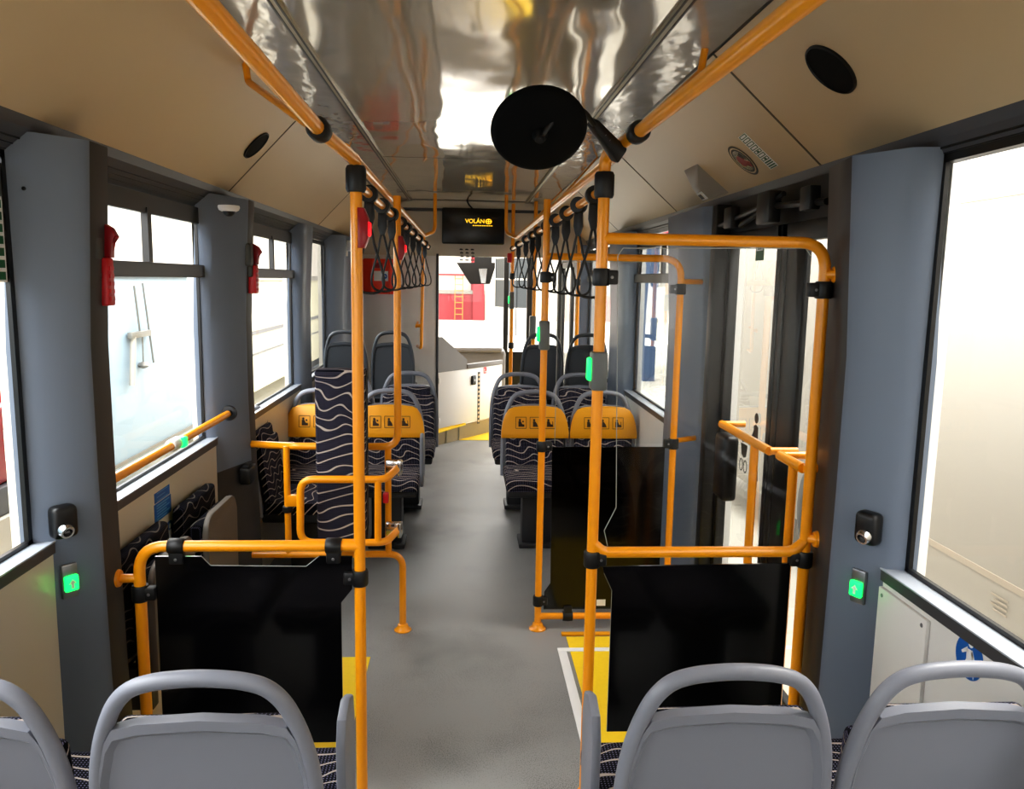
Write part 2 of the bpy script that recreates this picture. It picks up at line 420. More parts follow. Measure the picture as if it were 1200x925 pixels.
pilA = pillar(GL, PL, (2.185, 2.312, 2.43, 2.47), tn); tn += 1
pilB = pillar(GL, PL, (3.66, 3.93, 4.04, 4.08), tn, None, True, True); tn += 1  # lowest part takes the dark strip colour as painted shade from the seats
pilC = pillar(GL, WL + .02, (5.56, 5.62, 5.90, 5.95), tn, None, False); tn += 1
pilD = pillar(GL, PL, (6.9, 7.05, 7.95, 8.0), tn, None, False); tn += 1
pilE = pillar(GR, PE, (2.04, 2.215, 2.47, 2.50), tn, None, True, False, .05); tn += 1
pilF = pillar(GR, PR + .01, (3.70, 3.76, 4.40, 4.60), tn, None, False); tn += 1
pilG = pillar(GR, WR - .02, (5.68, 5.75, 6.3, 6.4), tn, None, False); tn += 1
pilH = pillar(GR, PR, (7.9, 7.95, 8.15, 8.2), tn); tn += 1
for pil, s, pts in ((pilA, -1, ((28, 221), (28, 435), (41, 617))), (pilE, 1, ((1077, 251), (1067, 455), (1055, 632))), (pilB, -1, ((247, 392),))):
    for (u, v) in pts:
        q = aty(u, v, 2.2 if pil is not pilB else 3.72)
        k = MB(); k.lathe([(0, .004), (.005, .003), (.006, 0)], 10, frame_mtx(q, (s * -.6, .8 * -1, 0) if False else (1, 0, 0), (0, 0, 1)))
        k.build('screw', M['blackpl'], pil)
# windows
wn = [0]
def window(g, y0, y1, z0, z1, hopper=None, split=None, frit=.03):
    wn[0] += 1; s = 1 if g > 0 else -1
    w = sempty('window_%d' % wn[0], (g, y0, z0))
    b = MB(); x0, x1 = min(g, g - s * .012), max(g, g - s * .012)
    b.box((x0, y0, z0), (x1, y0 + frit, z1)); b.box((x0, y1 - frit, z0), (x1, y1, z1))
    b.box((x0, y0, z0), (x1, y1, z0 + .012)); b.box((x0, y0, z1 - .03), (x1, y1, z1))
    b.build('frame', M['black'], w, False)
    if hopper:
        hb = MB(); hb.box((min(g, g - s * .035), y0 + .01, hopper[0]), (max(g, g - s * .035), y1 - .01, hopper[1]), .004)
        hb.box((min(g, g - s * .02), y0 + .01, z1 - .07), (max(g, g - s * .02), y1 - .01, z1))
        ym = y0 + (y1 - y0) * split; hb.box((min(g, g - s * .025), ym - .018, hopper[1]), (max(g, g - s * .025), ym + .018, z1 - .05))
        hb.build('hopper_frame', M['hopper'], w, False)
    b = MB(); b.face([(g, y0, z0), (g, y1, z0), (g, y1, z1), (g, y0, z1)]); b.build('glass', M['glass'], w, False)
    return w
w1 = window(GL, -.4, 2.19, ZS_L, 2.02, None, None, .02)
w2 = window(GL, 2.47, 3.69, ZS_L, 1.995, (1.69, 1.745), .51)
w3 = window(GL, 4.08, 5.58, ZS_L, 1.995, (1.69, 1.745), .63)
w4 = window(GL, 5.95, 6.9, ZS_L, 1.995)
w5 = window(GL, 8.1, 10.1, .9, 2.1)
w6 = window(GR, -.4, 2.06, ZS_R, 2.05)
w7 = window(GR, 4.6, 5.68, ZS_R, 2.0, (1.70, 1.76), .3)
w8 = window(GR, 6.4, 7.9, ZS_R, 2.0, (1.70, 1.76), .5)
# middle door: two glazed leaves
def door_leaf(parent, y0, y1, g, fr=.05):
    s = 1; b = MB()
    b.box((g - .02, y0, .03), (g + .02, y0 + fr, 1.93), .006); b.box((g - .02, y1 - fr, .03), (g + .02, y1, 1.93), .006)
    b.box((g - .02, y0, .03), (g + .02, y1, .16), .006); b.box((g - .02, y0, 1.86), (g + .02, y1, 1.93), .006)
    lf = b.build('door_leaf', M['blackpl'], parent)
    b = MB(); b.face([(g, y0 + fr, .16), (g, y1 - fr, .16), (g, y1 - fr, 1.87), (g, y0 + fr, 1.87)]); b.build('glass', M['dglass'], lf, False)
    return lf
d1 = sempty('door_1', (GR, 3.1, 0))
lfA = door_leaf(d1, 3.01, 3.63, GR - .02, .04); lfB = door_leaf(d1, 2.46, 3.0, GR - .02, .05)
b = MB(); b.box((GR - .035, 2.80, .03), (GR - .005, 3.03, 1.93), .01)
b.box((1.14, 3.63, 0), (GR + .02, 3.70, 2.06), .008)
b.box((GR - .03, 2.40, 1.90), (GR + .02, 3.66, 2.08)); b.build('door_header', M['blackpl'], d1)
b = MB()
b.tube([(1.16, 2.55, 1.97), (1.15, 3.1, 2.0), (1.16, 3.68, 1.96)], .012, 8); b.tube([(1.155, 2.9, 2.03), (1.14, 3.3, 1.94)], .01, 8)
b.box((1.12, 2.95, 1.93), (1.17, 3.08, 2.05), .008); b.box((1.13, 3.4, 1.94), (1.17, 3.5, 2.03), .006); b.box((1.13, 2.62, 1.95), (1.17, 2.7, 2.03), .006)
b.build('door_mechanism', M['blackpl'], d1)
d2 = sempty('door_2', (GR, 9.0, 0))
door_leaf(d2, 8.22, 9.05, GR - .02); door_leaf(d2, 9.06, 9.9, GR - .02)
b = MB(); b.box((GR - .05, 8.2, 1.93), (GR + .02, 9.9, 2.2)); b.build('door_header', M['blackpl'], d2)
# door 1 grab rails with floor posts
def door_rail(u0, v0, u1, v1, us, label):
    X = 1.10; p, q = atx(u0, v0, X), atx(u1, v1, X); z = (p.z + q.z) / 2; p.z = q.z = z
    sY = atx(us, (v0 + v1) / 2, X).y
    t = thing('door_grab_rail', label, 'grab rail', (X, sY, 0), 'grab rails by the middle door')
    b = MB(); b.tube([p, q], .017); b.build('cross_bar', M['orange'], t)
    b = MB(); b.tube([(X, sY, 0), (X, sY, z)], .016); b.build('post', M['orange'], t)
    for e in (p, q):
        b = MB(); b.tube([e, (1.20, e.y, z)], .014); b.build('bracket', M['orange'], t)
door_rail(846, 496, 902, 530, 885, 'orange grab rail on the far leaf of the middle door, below the pram pictogram')
door_rail(914, 534, 941, 549, 930, 'short orange grab rail on the near leaf of the middle door, beside the partition upright')
# pram pictogram on the far leaf
pc = atx(885, 528, GR - .025)
mt = frame_mtx(pc, (0, -1, 0), (0, 0, 1))
b = MB(); h = .001
flat(b, mt, circ(-.005, .135, .022), h)
flat(b, mt, [(-.03, .10), (-.005, .108), (.02, .10), (.022, 0.02), (.05, -.12), (.035, -.125), (.0, -.02), (-.025, -.12), (-.04, -.115), (-.022, .02)], h)
line(b, mt, (-.02, .08), (-.07, .01), .014, h); line(b, mt, (-.07, .01), (-.10, .035), .012, h)
flat(b, mt, [(-.17, .0), (-.09, .0), (-.10, -.05), (-.125, -.06), (-.155, -.05)], h)
flat(b, mt, circ(-.15, .02, .016), h)
for cx in (-.155, -.105):
    for k in range(12):
        A, B = 2 * PI * k / 12, 2 * PI * (k + 1) / 12
        line(b, mt, (cx + .02 * math.cos(A), -.095 + .026 * math.sin(A)), (cx + .02 * math.cos(B), -.095 + .026 * math.sin(B)), .006, h)
o = b.build('pram_sticker', M['ink'], None, False); tag(o, 'dark pictogram of a person pushing a pram on the middle door glass', 'sticker')
q = atx(891, 294, GR - .022); b = MB(); b.use(M['green']).box((GR - .024, q.y - .045, q.z - .04), (GR - .022, q.y + .045, q.z + .045)); b.use(M['signwhite']).box((GR - .0255, q.y - .035, q.z + .0), (GR - .024, q.y + .035, q.z + .035)); b.use(M['green']).box((GR - .0265, q.y - .02, q.z + .005), (GR - .0255, q.y + .02, q.z + .03))
tag(b.build('door_sticker', None, None, False), 'small green sticker near the top of the middle door glass', 'sticker')
# front of the bus
b = MB(); b.use(M['front_white'])
b.box((-1.2, 8.0, 1.93), (1.22, 8.06, 2.46)); b.box((-1.2, 8.0, 0), (-.285, 8.05, 1.95))
b.use(M['trim_dark']).box((-.285, 7.98, .2), (-.262, 8.06, 1.95))
b.use(M['front_white']).prism([(-.66, 7.9, 2.385), (-.56, 7.9, 2.455), (.62, 7.9, 2.455), (.72, 7.9, 2.385)], (0, .1, 0))
b.use(M['trim_dark']).box((-.66, 7.93, 2.36), (.74, 7.99, 2.385))
b.use(M['white']).box((-1.19, 7.985, 0), (-.29, 8.0, 1.93))
struct(b.build('wall_front', None, None, False))
b = MB(); b.use(M['blackpl']); b.box((-1.2, 10.3, 0), (1.25, 10.36, .78)); b.box((-1.2, 10.3, 2.15), (1.25, 10.36, 2.48)); b.box((1.2, 10.3, 0), (1.26, 10.36, 2.4)); b.box((-1.2, 10.3, 0), (-1.1, 10.36, 2.4))
b.box((.50, 10.28, .7), (.56, 10.34, 2.2)); b.box((.80, 10.28, .7), (.88, 10.34, 2.2))
wf = sempty('window_9', (0, 10.3, .78)); b.build('frame', None, wf, False)
b = MB(); b.face([(-1.2, 10.33, .78), (1.24, 10.33, .78), (1.24, 10.33, 2.2), (-1.2, 10.33, 2.2)]); b.build('glass', M['glass'], wf, False)
# rear wall behind the viewer
b = MB(); b.box((-1.3, YB - .05, 0), (1.35, YB, 1.1)); b.box((-1.3, YB - .05, 1.7), (1.35, YB, 2.5)); b.box((-1.3, YB - .05, 1.1), (-.6, YB, 1.7)); b.box((.7, YB - .05, 1.1), (1.35, YB, 1.7)); struct(b.build('wall_rear', M['cream'], None, False))
wq = sempty('window_10', (0, YB, 1.1)); b = MB(); b.face([(-.6, YB - .02, 1.1), (.7, YB - .02, 1.1), (.7, YB - .02, 1.7), (-.6, YB - .02, 1.7)]); b.build('glass', M['glass'], wq, False)  # unseen rear window, added and sized to light the surfaces facing backwards
# yellow floor mats and white edge strip
def fl(px, py): return atz(px, py, 0)
b = MB(); p = fl(434, 771); b.box((-1.1, 2.35, 0), (p.x, p.y, .004)); o = b.build('yellow_floor_mat', M['yellow'], None, False); tag(o, 'yellow floor patch beside the left partition', 'floor mat', 'yellow floor mats')
p, q = fl(657, 741), fl(668, 768)
b = MB(); b.box((p.x + .02, 2.3, 0), (1.18, p.y - .06, .004)); o = b.build('yellow_floor_mat', M['yellow'], None, False); tag(o, 'yellow floor patch in front of the middle door, edged with white strips', 'floor mat', 'yellow floor mats')
t = thing('floor_edge_strip', 'white edging strips around the yellow patch at the middle door', 'floor strip', (p.x, p.y - .1, 0))
e0 = fl(654, 765); e1 = fl(688, 915)
b = MB(); b.box((e0.x, e1.y - .2, 0), (e0.x + .04, e0.y, .007), .002); b.build('side_strip', M['signwhite'], t)
b = MB(); b.box((e0.x, e0.y - .0, 0), (1.18, e0.y + .035, .007), .002); b.build('end_strip', M['signwhite'], t)
b = MB(); b.box((p.x, p.y - .05, 0), (1.18, p.y - .02, .012), .003); b.build('threshold_strip', M['yellow_cover'], t)
b = MB(); b.box((-.25, 8.35, 0), (1.15, 10.2, .004)); o = b.build('yellow_floor_mat', M['yellow'], None, False); tag(o, 'yellow floor area at the front by the cab door', 'floor mat', 'yellow floor mats')
# ------------------------------------------------------------------ handrails
TR = .0175
def clampring(b, c, axis, r=.027, L=.05):
    ax = Vector(axis).normalized(); c = Vector(c)
    ref = Vector((0, 0, 1)) if abs(ax.z) < .9 else Vector((1, 0, 0)); x = ref - ax * ax.dot(ref)
    m_ = frame_mtx(c - ax * L / 2, x, ax.cross(x)); b.lathe([(0, 0), (r * .86, 0), (r, L * .12), (r, L * .88), (r * .86, L), (0, L)], 18, m_)
def ceiling_rail(s, X, label, near, yend):
    """near: (px,py) of two points on the near rail"""
    t = thing('ceiling_handrail', label, 'handrail', (X, 2.4, 0), 'ceiling handrails')
    pA, pB = atx(*near[0], X + s * .05), atx(*near[1], X + s * .03)
    dirv = (pB - pA); p0 = pA - dirv * 1.4
    top = Vector((X, 2.40, 2.06))
    b = MB(); b.tube(fillet([p0, pA, pB, Vector((X, 2.40, pB.z - .01)), Vector((X, 2.40, 1.985))], .09), TR, 14); b.build('near_rail', M['orange'], t)
    cv = CVL if s < 0 else CVR; gx = cv[0][0]
    u = atz(*near[2], 2.44)
    b = MB(); b.tube(fillet([(u.x, u.y, 2.455), (u.x - s * .01, u.y, 2.38), pB + Vector((0, .12, .0))], .03), .012, 10); b.build('stay', M['orange'], t)
    b = MB(); clampring(b, pB, dirv, .028, .055); b.build('collar', M['rubber'], t)
    b = MB(); b.tube(fillet([(X + s * .03, 2.40, 2.07), (X + s * .03, yend, 2.07), (X - s * .05, yend + .25, 2.12), (X - s * .05, yend + .25, 2.45)], .1), .016, 12); b.build('far_rail', M['orange'], t)
    for yy in (4.2, 6.0):
        b = MB(); b.tube([(X + s * .03, yy, 2.07), (X + s * .39, yy + .75, 2.455)], .006, 8); b.build('stay', M['orange'], t)
    return t, pB
railL, pBL = ceiling_rail(-1, -.32, 'orange ceiling handrail above the left side of the aisle', ((237, 0), (374, 152), (287, 75)), 6.95)
railR, pBR = ceiling_rail(1, .41, 'orange ceiling handrail above the right side of the aisle, carrying the round mirror', ((945, 0), (748, 155), (826, 62)), 6.95)
def strap_rail(X, label, y1):
    t = thing('strap_rail', label, 'strap rail', (X, 2.4, 1.98), 'rails carrying the hanging straps')
    b = MB(); b.tube([(X, 2.4, 1.975), (X, y1, 1.975)], .014, 12); b.build('rail', M['orange'], t)
    b = MB(); clampring(b, (X, 2.40, 1.985), (0, 0, 1), .03, .075); b.build('joint', M['rubber'], t)
    b = MB(); clampring(b, (X, y1, 1.975), (0, 1, 0), .024, .05); b.build('end_cap', M['rubber'], t)
strap_rail(-.32, 'orange bar with black rings between the left poles, below the left ceiling handrail', 7.0)
strap_rail(.41, 'orange bar with black rings between the right poles, below the right ceiling handrail', 7.0)
ORD = ['nearest', 'second', 'third', 'fourth', 'fifth', 'sixth', 'seventh', 'eighth', 'farthest']
def make_strap(X, y, label, group):
    t = thing('hanging_strap', label, 'hanging strap', (X, y, 1.975), group)
    b = MB(); clampring(b, (X, y, 1.975), (0, 1, 0), .030, .03); b.build('ring', M['rubber'], t)
    b = MB(); b.prism([(X - .016, y - .007, 1.95), (X + .016, y - .007, 1.95), (X + .018, y - .007, 1.90), (X + .008, y - .007, 1.865), (X - .008, y - .007, 1.865), (X - .018, y - .007, 1.90)], (0, .014, 0), .003); b.build('clip', M['rubber'], t)
    lp = catmull([(X, y, 1.875), (X + .018, y + .012, 1.80), (X + .045, y + .02, 1.70), (X + .03, y + .022, 1.655), (X - .03, y + .01, 1.655), (X - .045, y, 1.70), (X - .018, y - .004, 1.80)], 6, True)
    b = MB(); b.tube(lp, .0045, 8, closed=True); b.build('loop', M['rubber'], t)
    return t
st0 = None
for X, ys, sd in ((-.32, (2.72, 3.15, 3.54, 4.05, 4.42, 4.96, 5.6, 6.4), 'left'), (.41, (2.58, 2.93, 3.29, 3.67, 4.06, 4.54, 4.95, 5.45, 6.2), 'right')):
    for k, y in enumerate(ys):
        nm = 'nearest' if k == 0 else ('farthest' if k == len(ys) - 1 else ORD[k])
        lb = ('black loop strap on the %s bar, %s the camera' % (sd, 'the one nearest to' if k == 0 else 'the one farthest from')) if nm in ('nearest', 'farthest') else 'black loop strap on the %s bar, %s counting from the near pole' % (sd, nm)
        g = 'loop straps on the %s bar' % sd
        if st0 is None: st0 = make_strap(X, y, lb, g)
        else:
            o = dup(st0, lb, g, (X, y, 1.975)); o.rotation_euler.z = random.uniform(-.5, .5)
# round mirror on an arm
mc = aty(632, 155, 2.02)
t = thing('round_mirror', 'round black backed mirror on a curved arm from the right ceiling handrail', 'mirror', mc)
aim = Vector((.05, -1, -1.02)).normalized(); mm = frame_mtx(mc, (1, 0, 0), (0, -.2, 1)); mm = Matrix.Translation(mc) @ Vector((0, 0, 1)).rotation_difference(aim).to_matrix().to_4x4()
b = MB(); b.lathe([(0, .012), (.05, .011), (.105, .004), (.116, -.003), (.12, -.012), (.117, -.02), (.105, -.024), (0, -.024)], 48, mm); b.build('mirror_head', M['mirror_back'], t)
b = MB(); b.lathe([(0, .03), (.012, .03), (.02, .012), (.02, .008)], 16, mm); b.build('hub', M['blackpl'], t)
arm = [mm @ Vector((0, 0, .025)), aty(655, 133, 1.99), aty(668, 125, 2.0), aty(684, 131, 2.04), aty(697, 147, 2.1)]
b = MB(); b.tube(catmull(arm, 6), .007, 10); b.build('arm', M['blackpl'], t)
p, q = aty(694, 143, 2.1), aty(726, 182, 2.22)
b = MB(); ax = (q - p).normalized(); m_ = frame_mtx(p, ax.cross(Vector((0, 1, 0))), Vector((0, 1, 0)).cross(ax.cross(Vector((0, 1, 0)))))
L = (q - p).length; m_ = frame_mtx(p, ax, (0, 1, 0))
for v in b.box((0, -.016, -.022), (L, .016, .022), .008): pass
b.map(lambda c: m_ @ Vector((c.x, c.y, c.z * (.55 + .6 * c.x / L)))); cl = b.build('arm_clamp', M['blackpl'], t)
for f in (.4, .55):
    b = MB(); b.lathe([(0, .004), (.004, .003), (.005, 0)], 10, frame_mtx(p + ax * L * f + Vector((0, -.017, 0)), (1, 0, 0), (0, 0, 1))); b.build('screw', M['metalgrey'], cl)
# ------------------------------------------------------------------ poles + partitions
def clampblock(name, parent, c, to, r=.026, h=.05, w=.034):
    """clamp around a pole at c with a block reaching towards vector 'to'"""
    b = MB(); c = Vector(c); to = Vector(to)
    b.lathe([(0, -h / 2), (r * .9, -h / 2), (r, -h / 2 + .006), (r, h / 2 - .006), (r * .9, h / 2), (0, h / 2)], 18, Matrix.Translation(c))
    e = c + to; lo = Vector((min(c.x, e.x), c.y - w / 2, min(c.z, e.z) - h * .42)); hi = Vector((max(c.x, e.x), c.y + w / 2, max(c.z, e.z) + h * .42))
    b.box(lo, hi, .006); o = b.build(name, M['rubber'], parent)
    b = MB(); b.lathe([(0, .003), (.004, .002), (.005, 0)], 10, frame_mtx((e.x * .6 + c.x * .4, c.y - w / 2 - .0005, c.z), (1, 0, 0), (0, 0, 1))); b.build('screw', M['metalgrey'], o)
    return o
def topclamp(parent, c, h=.055):
    b = MB(); c = Vector(c)
    b.lathe([(0, -.024), (.022, -.024), (.025, -.02), (.025, .02), (.022, .024), (0, .024)], 18, frame_mtx(c, (0, 1, 0), (0, 0, 1)))
    b.box((c.x - .022, c.y - .016, c.z - h), (c.x + .022, c.y + .016, c.z), .006); o = b.build('clamp', M['rubber'], parent)
    b = MB(); b.lathe([(0, .003), (.004, .002), (.005, 0)], 10, frame_mtx((c.x, c.y - .0165, c.z - h * .7), (1, 0, 0), (0, 0, 1))); b.build('screw', M['metalgrey'], o)
def foot(b, x, y): b.lathe([(0, 0), (.042, 0), (.042, .004), (.03, .012), (.024, .03), (.0175, .034), (0, .034)], 20, Matrix.Translation((x, y, 0)))
Y1 = 2.40
# left partition
LX = -.32
t = thing('left_partition', 'low partition of orange tube and dark panel on the left of the aisle', 'partition', (LX, Y1, 0))
zt = aty(300, 640, Y1).z; ex = aty(168, 760, Y1).x
b = MB(); b.tube([(LX, Y1, 0), (LX, Y1, 1.99)], TR, 14); foot(b, LX, Y1); b.build('upright_pole', M['orange'], t)
b = MB(); b.tube(fillet([(LX, Y1, zt), (ex, Y1, zt), (ex, Y1, 0)], .085), TR, 14); foot(b, ex, Y1); b.build('frame_tube', M['orange'], t)
zb = aty(145, 678, Y1).z
b = MB(); b.tube([(ex, Y1, zb), (PL - .0, Y1, zb)], .014, 12); b.lathe([(0, 0), (.03, 0), (.026, .012), (.014, .014)], 14, frame_mtx((PL - .002, Y1, zb), (0, 0, -1), (0, 1, 0))); b.build('bracket', M['orange'], t)
def pq(u, v, Y): return aty(u, v, Y)
pts = [pq(182, 652, Y1), pq(236, 652, Y1), pq(247, 663, Y1), pq(359, 664, Y1), pq(374, 652, Y1), pq(413, 652, Y1), pq(413, 690, Y1), pq(400, 706, Y1)]
zz = .22; pts += [Vector((pts[-1].x, Y1, zz)), Vector((pts[0].x, Y1, zz))]
for p in pts: p.y = Y1 - .004
b = MB(); b.use(M['dark_panel']).prism(pts, (0, .008, 0))
b.use(M['glass_edge'])
for A, B in ((pts[2], pts[3]), (pts[1], pts[2]), (pts[3], pts[4])): b.tube([A + Vector((0, .004, 0)), B + Vector((0, .004, 0))], .0012, 6)
b.build('panel', None, t, False)
for u in (207, 391): c = pq(u, 640, Y1); topclamp(t, (c.x, Y1, zt))
c = pq(168, 695, Y1); clampblock('clamp', t, (ex, Y1, c.z), (.05, 0, 0))
c = pq(421, 677, Y1); clampblock('clamp', t, (LX, Y1, c.z), (-.05, 0, 0))
# right partition with glass
RX = .41; OX = 1.10
t = thing('glass_partition', 'tall partition of orange tube, clear glass and dark panel beside the middle door, nearest to the camera', 'partition', (RX, Y1, 0), 'right partitions')
zt2 = aty(830, 282, Y1).z; zm = aty(820, 647, Y1).z
b = MB(); b.tube([(RX, Y1, 0), (RX, Y1, 1.99)], TR, 14); foot(b, RX, Y1); b.build('upright_pole', M['orange'], t)
b = MB(); b.tube(fillet([(RX, Y1, zt2), (OX, Y1, zt2), (OX, Y1, 0)], .085), TR, 14); foot(b, OX, Y1); b.build('frame_tube', M['orange'], t)
b = MB(); b.tube(fillet([(RX, Y1, zm + .03), (RX + .035, Y1, zm), (OX - .04, Y1, zm), (OX, Y1, zm + .035)], .05), TR, 14); b.build('cross_tube', M['orange'], t)
for v in (322, 630):
    z = aty(980, v, Y1).z; b = MB(); b.tube([(OX, Y1, z), (OX + .05, Y1 - .05, z)], .014, 12); b.lathe([(0, 0), (.028, 0), (.024, .012), (.014, .014)], 14, frame_mtx((OX + .03, Y1 - .02, z), (0, 0, 1), (0, 1, 0))); b.build('bracket', M['orange'], t)
def edge_loop(b, pts, r=.002, closed=True):
    n = len(pts)
    for k in range(n if closed else n - 1): b.tube([pts[k], pts[(k + 1) % n]], r, 6)
gl = [pq(724, 300, Y1), pq(730, 291, Y1), pq(944, 291, Y1), pq(950, 300, Y1), pq(930, 640, Y1), pq(712, 640, Y1), pq(708, 622, Y1), pq(722, 595, Y1)]
b = MB(); b.use(M['pglass']).face(gl); b.use(M['glass_edge']); edge_loop(b, gl[:4] , .0016, False); edge_loop(b, [gl[0], gl[7], gl[6], gl[5]], .0013, False); b.build('glass_pane', None, t, False)
pts = [pq(706, 664, Y1), pq(926, 660, Y1), Vector((pq(926, 660, Y1).x + .0, Y1, .24)), Vector((pq(717, 692, Y1).x, Y1, .24)), pq(717, 692, Y1), pq(708, 672, Y1)]
b = MB(); b.use(M['dark_panel']).prism([p - Vector((0, .004, 0)) for p in pts], (0, .008, 0)); b.use(M['glass_edge']); edge_loop(b, [pts[3], pts[4], pts[5]], .0012, False); b.build('panel', None, t, False)
for u, v, X, tx in ((711, 325, RX, .05), (960, 340, OX, -.05), (693, 655, RX, .045), (936, 655, OX, -.05)):
    c = pq(u, v, Y1); clampblock('clamp', t, (X, Y1, c.z), (tx, 0, 0), .027, .052)
# second right partition
Y2 = 3.70
p0 = atz(628, 738, 0); RX2 = aty(633, 600, Y2).x; OX2 = aty(787, 560, Y2).x
t = thing('glass_partition', 'glass and dark panel partition on the far side of the middle door, behind the nearer one', 'partition', (RX2, Y2, 0), 'right partitions')
ztop = aty(720, 302, Y2).z
b = MB(); b.tube([(RX2, Y2, 0), (RX2, Y2, 2.07)], .0165, 12); foot(b, RX2, Y2); b.build('upright_pole', M['orange'], t)
b = MB(); b.tube(fillet([(RX2, Y2, ztop), (OX2, Y2, ztop), (OX2, Y2, 0)], .09), .0165, 12); foot(b, OX2, Y2); b.build('frame_tube', M['orange'], t)
zl = aty(665, 722, Y2).z
b = MB(); b.tube([(RX2, Y2, zl), (OX2, Y2, zl)], .0165, 12); b.build('cross_tube', M['orange'], t)
for v in (330, 517):
    z = aty(795, v, Y2).z; b = MB(); b.tube([(OX2, Y2, z), (PR + .01, Y2 + .08, z)], .013, 10); b.build('bracket', M['orange'], t)
gl = [pq(655, 312, Y2), pq(660, 307, Y2), pq(783, 307, Y2), pq(788, 314, Y2), pq(781, 520, Y2), pq(650, 520, Y2)]
b = MB(); b.use(M['pglass']).face(gl); b.use(M['glass_edge']); edge_loop(b, [gl[5], gl[0], gl[1], gl[2], gl[3]], .0016, False); b.build('glass_pane', None, t, False)
pts = [pq(647, 524, Y2), pq(779, 524, Y2)]; zz = aty(680, 714, Y2).z
pts += [Vector((pts[1].x, Y2, zz)), pq(637, 714, Y2), pq(638, 694, Y2), pq(645, 684, Y2)]
b = MB(); b.use(M['smoked']).prism([p - Vector((0, .004, 0)) for p in pts], (0, .008, 0)); b.use(M['glass_edge']); b.tube([pts[2], pts[3]], .0025, 6); b.build('panel', None, t, False)
for u, v, X, tx in ((640, 325, RX2, .05), (792, 339, OX2, -.05), (633, 523, RX2, .05), (786, 520, OX2, -.045), (630, 704, RX2, .045)):
    c = pq(u, v, Y2); clampblock('clamp', t, (X, Y2, c.z), (tx, 0, 0), .026, .05)
c = pq(665, 722, Y2); b = MB(); b.lathe([(0, -.024), (.024, -.024), (.026, .0), (.024, .024), (0, .024)], 18, frame_mtx((c.x, Y2, zl), (0, 1, 0), (0, 0, 1))); b.box((c.x - .02, Y2 - .016, zl), (c.x + .02, Y2 + .016, zl + .055), .005); b.build('clamp', M['rubber'], t)
c = pq(704, 706, Y2); b = MB(); b.box((c.x - .022, Y2 - .006, c.z - .016), (c.x + .022, Y2 - .0045, c.z + .016)); b.build('label_plate', M['signwhite'], t, False)
# validators on poles (grey sleeve, lit green edge)
def validator(X, Y, v0, v1, u, side, label):
    z0, z1 = aty(u, v1, Y).z, aty(u, v0, Y).z
    t = thing('ticket_validator', label, 'button unit', (X, Y, z0), 'green lit units on the poles')
    b = MB(); b.box((X - .024, Y - .03, z0), (X + .024, Y + .03, z1), .008); b.build('housing', M['sleeve'], t)
    zc = (z0 + z1) / 2; b = MB(); b.box((X + side * .027 - .008, Y - .018, zc - .03), (X + side * .027 + .008, Y + .018, zc + .04), .006); b.build('lens', M['green_glow'], t)
validator(RX, Y1, 412, 457, 697, -1, 'grey unit with a green light on the nearest right pole')
validator(RX2, Y2, 376, 410, 637, -1, 'grey unit with a green light on the pole of the farther right partition')
# ------------------------------------------------------------------ wheelchair bay frame, gate and backrest
Y3 = 3.70; SX = -.31
t = thing('wheelchair_bay_frame', 'orange tube frame on the left between pillar and aisle, behind the tall patterned pad', 'tube frame', (SX, Y3, 0))
zh = aty(330, 523, Y3).z; zlo = aty(330, 650, Y3).z
b = MB(); b.tube(fillet([(SX, Y3, 2.07), (SX, Y3, zh), (-.80, Y3, zh), (PL + .0, 3.96, zh - .045)], .07), .0175, 14); b.build('upper_tube', M['orange'], t)
lx = aty(472, 690, Y3).x
b = MB(); b.tube(fillet([(-1.0, Y3, zlo), (lx, Y3, zlo), (lx, Y3, 0)], .07), .0165, 14); foot(b, lx, Y3); b.build('lower_tube', M['orange'], t)
for u in (337, 455):
    X = aty(u, 590, Y3).x; b = MB(); b.tube([(X, Y3, zlo), (X, Y3, zh)], .0155, 12); b.build('post', M['orange'], t)
X = aty(337, 590, Y3).x; z = aty(337, 587, Y3).z
b = MB(); b.box((X, Y3 - .015, z - .025), (X + .075, Y3 + .015, z + .03), .004); b.build('hinge_block', M['orange'], t)
b = MB(); clampring(b, (X, Y3, z - .04), (0, 0, 1), .025, .03); b.build('clamp', M['rubber'], t)
# gate
Yg = 3.42
t = thing('swing_gate', 'orange tube loop gate with chrome hinges in front of the patterned pad', 'gate', aty(400, 640, Yg))
A = aty(352, 562, Yg); B = aty(352, 636, Yg); C1 = aty(452, 562, Yg); D1 = aty(452, 636, Yg); H1 = aty(466, 549, Yg + .12); H2 = aty(466, 622, Yg + .12)
b = MB(); b.tube(fillet([H1, C1, A, B, D1, H2], .06), .0165, 14); b.build('loop_tube', M['orange'], t)
p, q = aty(443, 562, Yg), aty(443, 636, Yg); b = MB(); b.tube([p, q], .0155, 12); b.build('post', M['orange'], t)
for Hh in (H1, H2):
    b = MB(); b.box(Hh + Vector((-.055, .0, -.025)), Hh + Vector((.022, .035, .035)), .006); b.box(Hh + Vector((.0, -.02, -.03)), Hh + Vector((.018, .02, .04)), .004); b.build('hinge', M['chrome'], t)
c = aty(452, 582, Yg + .16); b = MB(); b.box(c + Vector((-.012, -.015, -.03)), c + Vector((.014, .015, .02)), .006); b.build('latch_tab', M['red'], t)
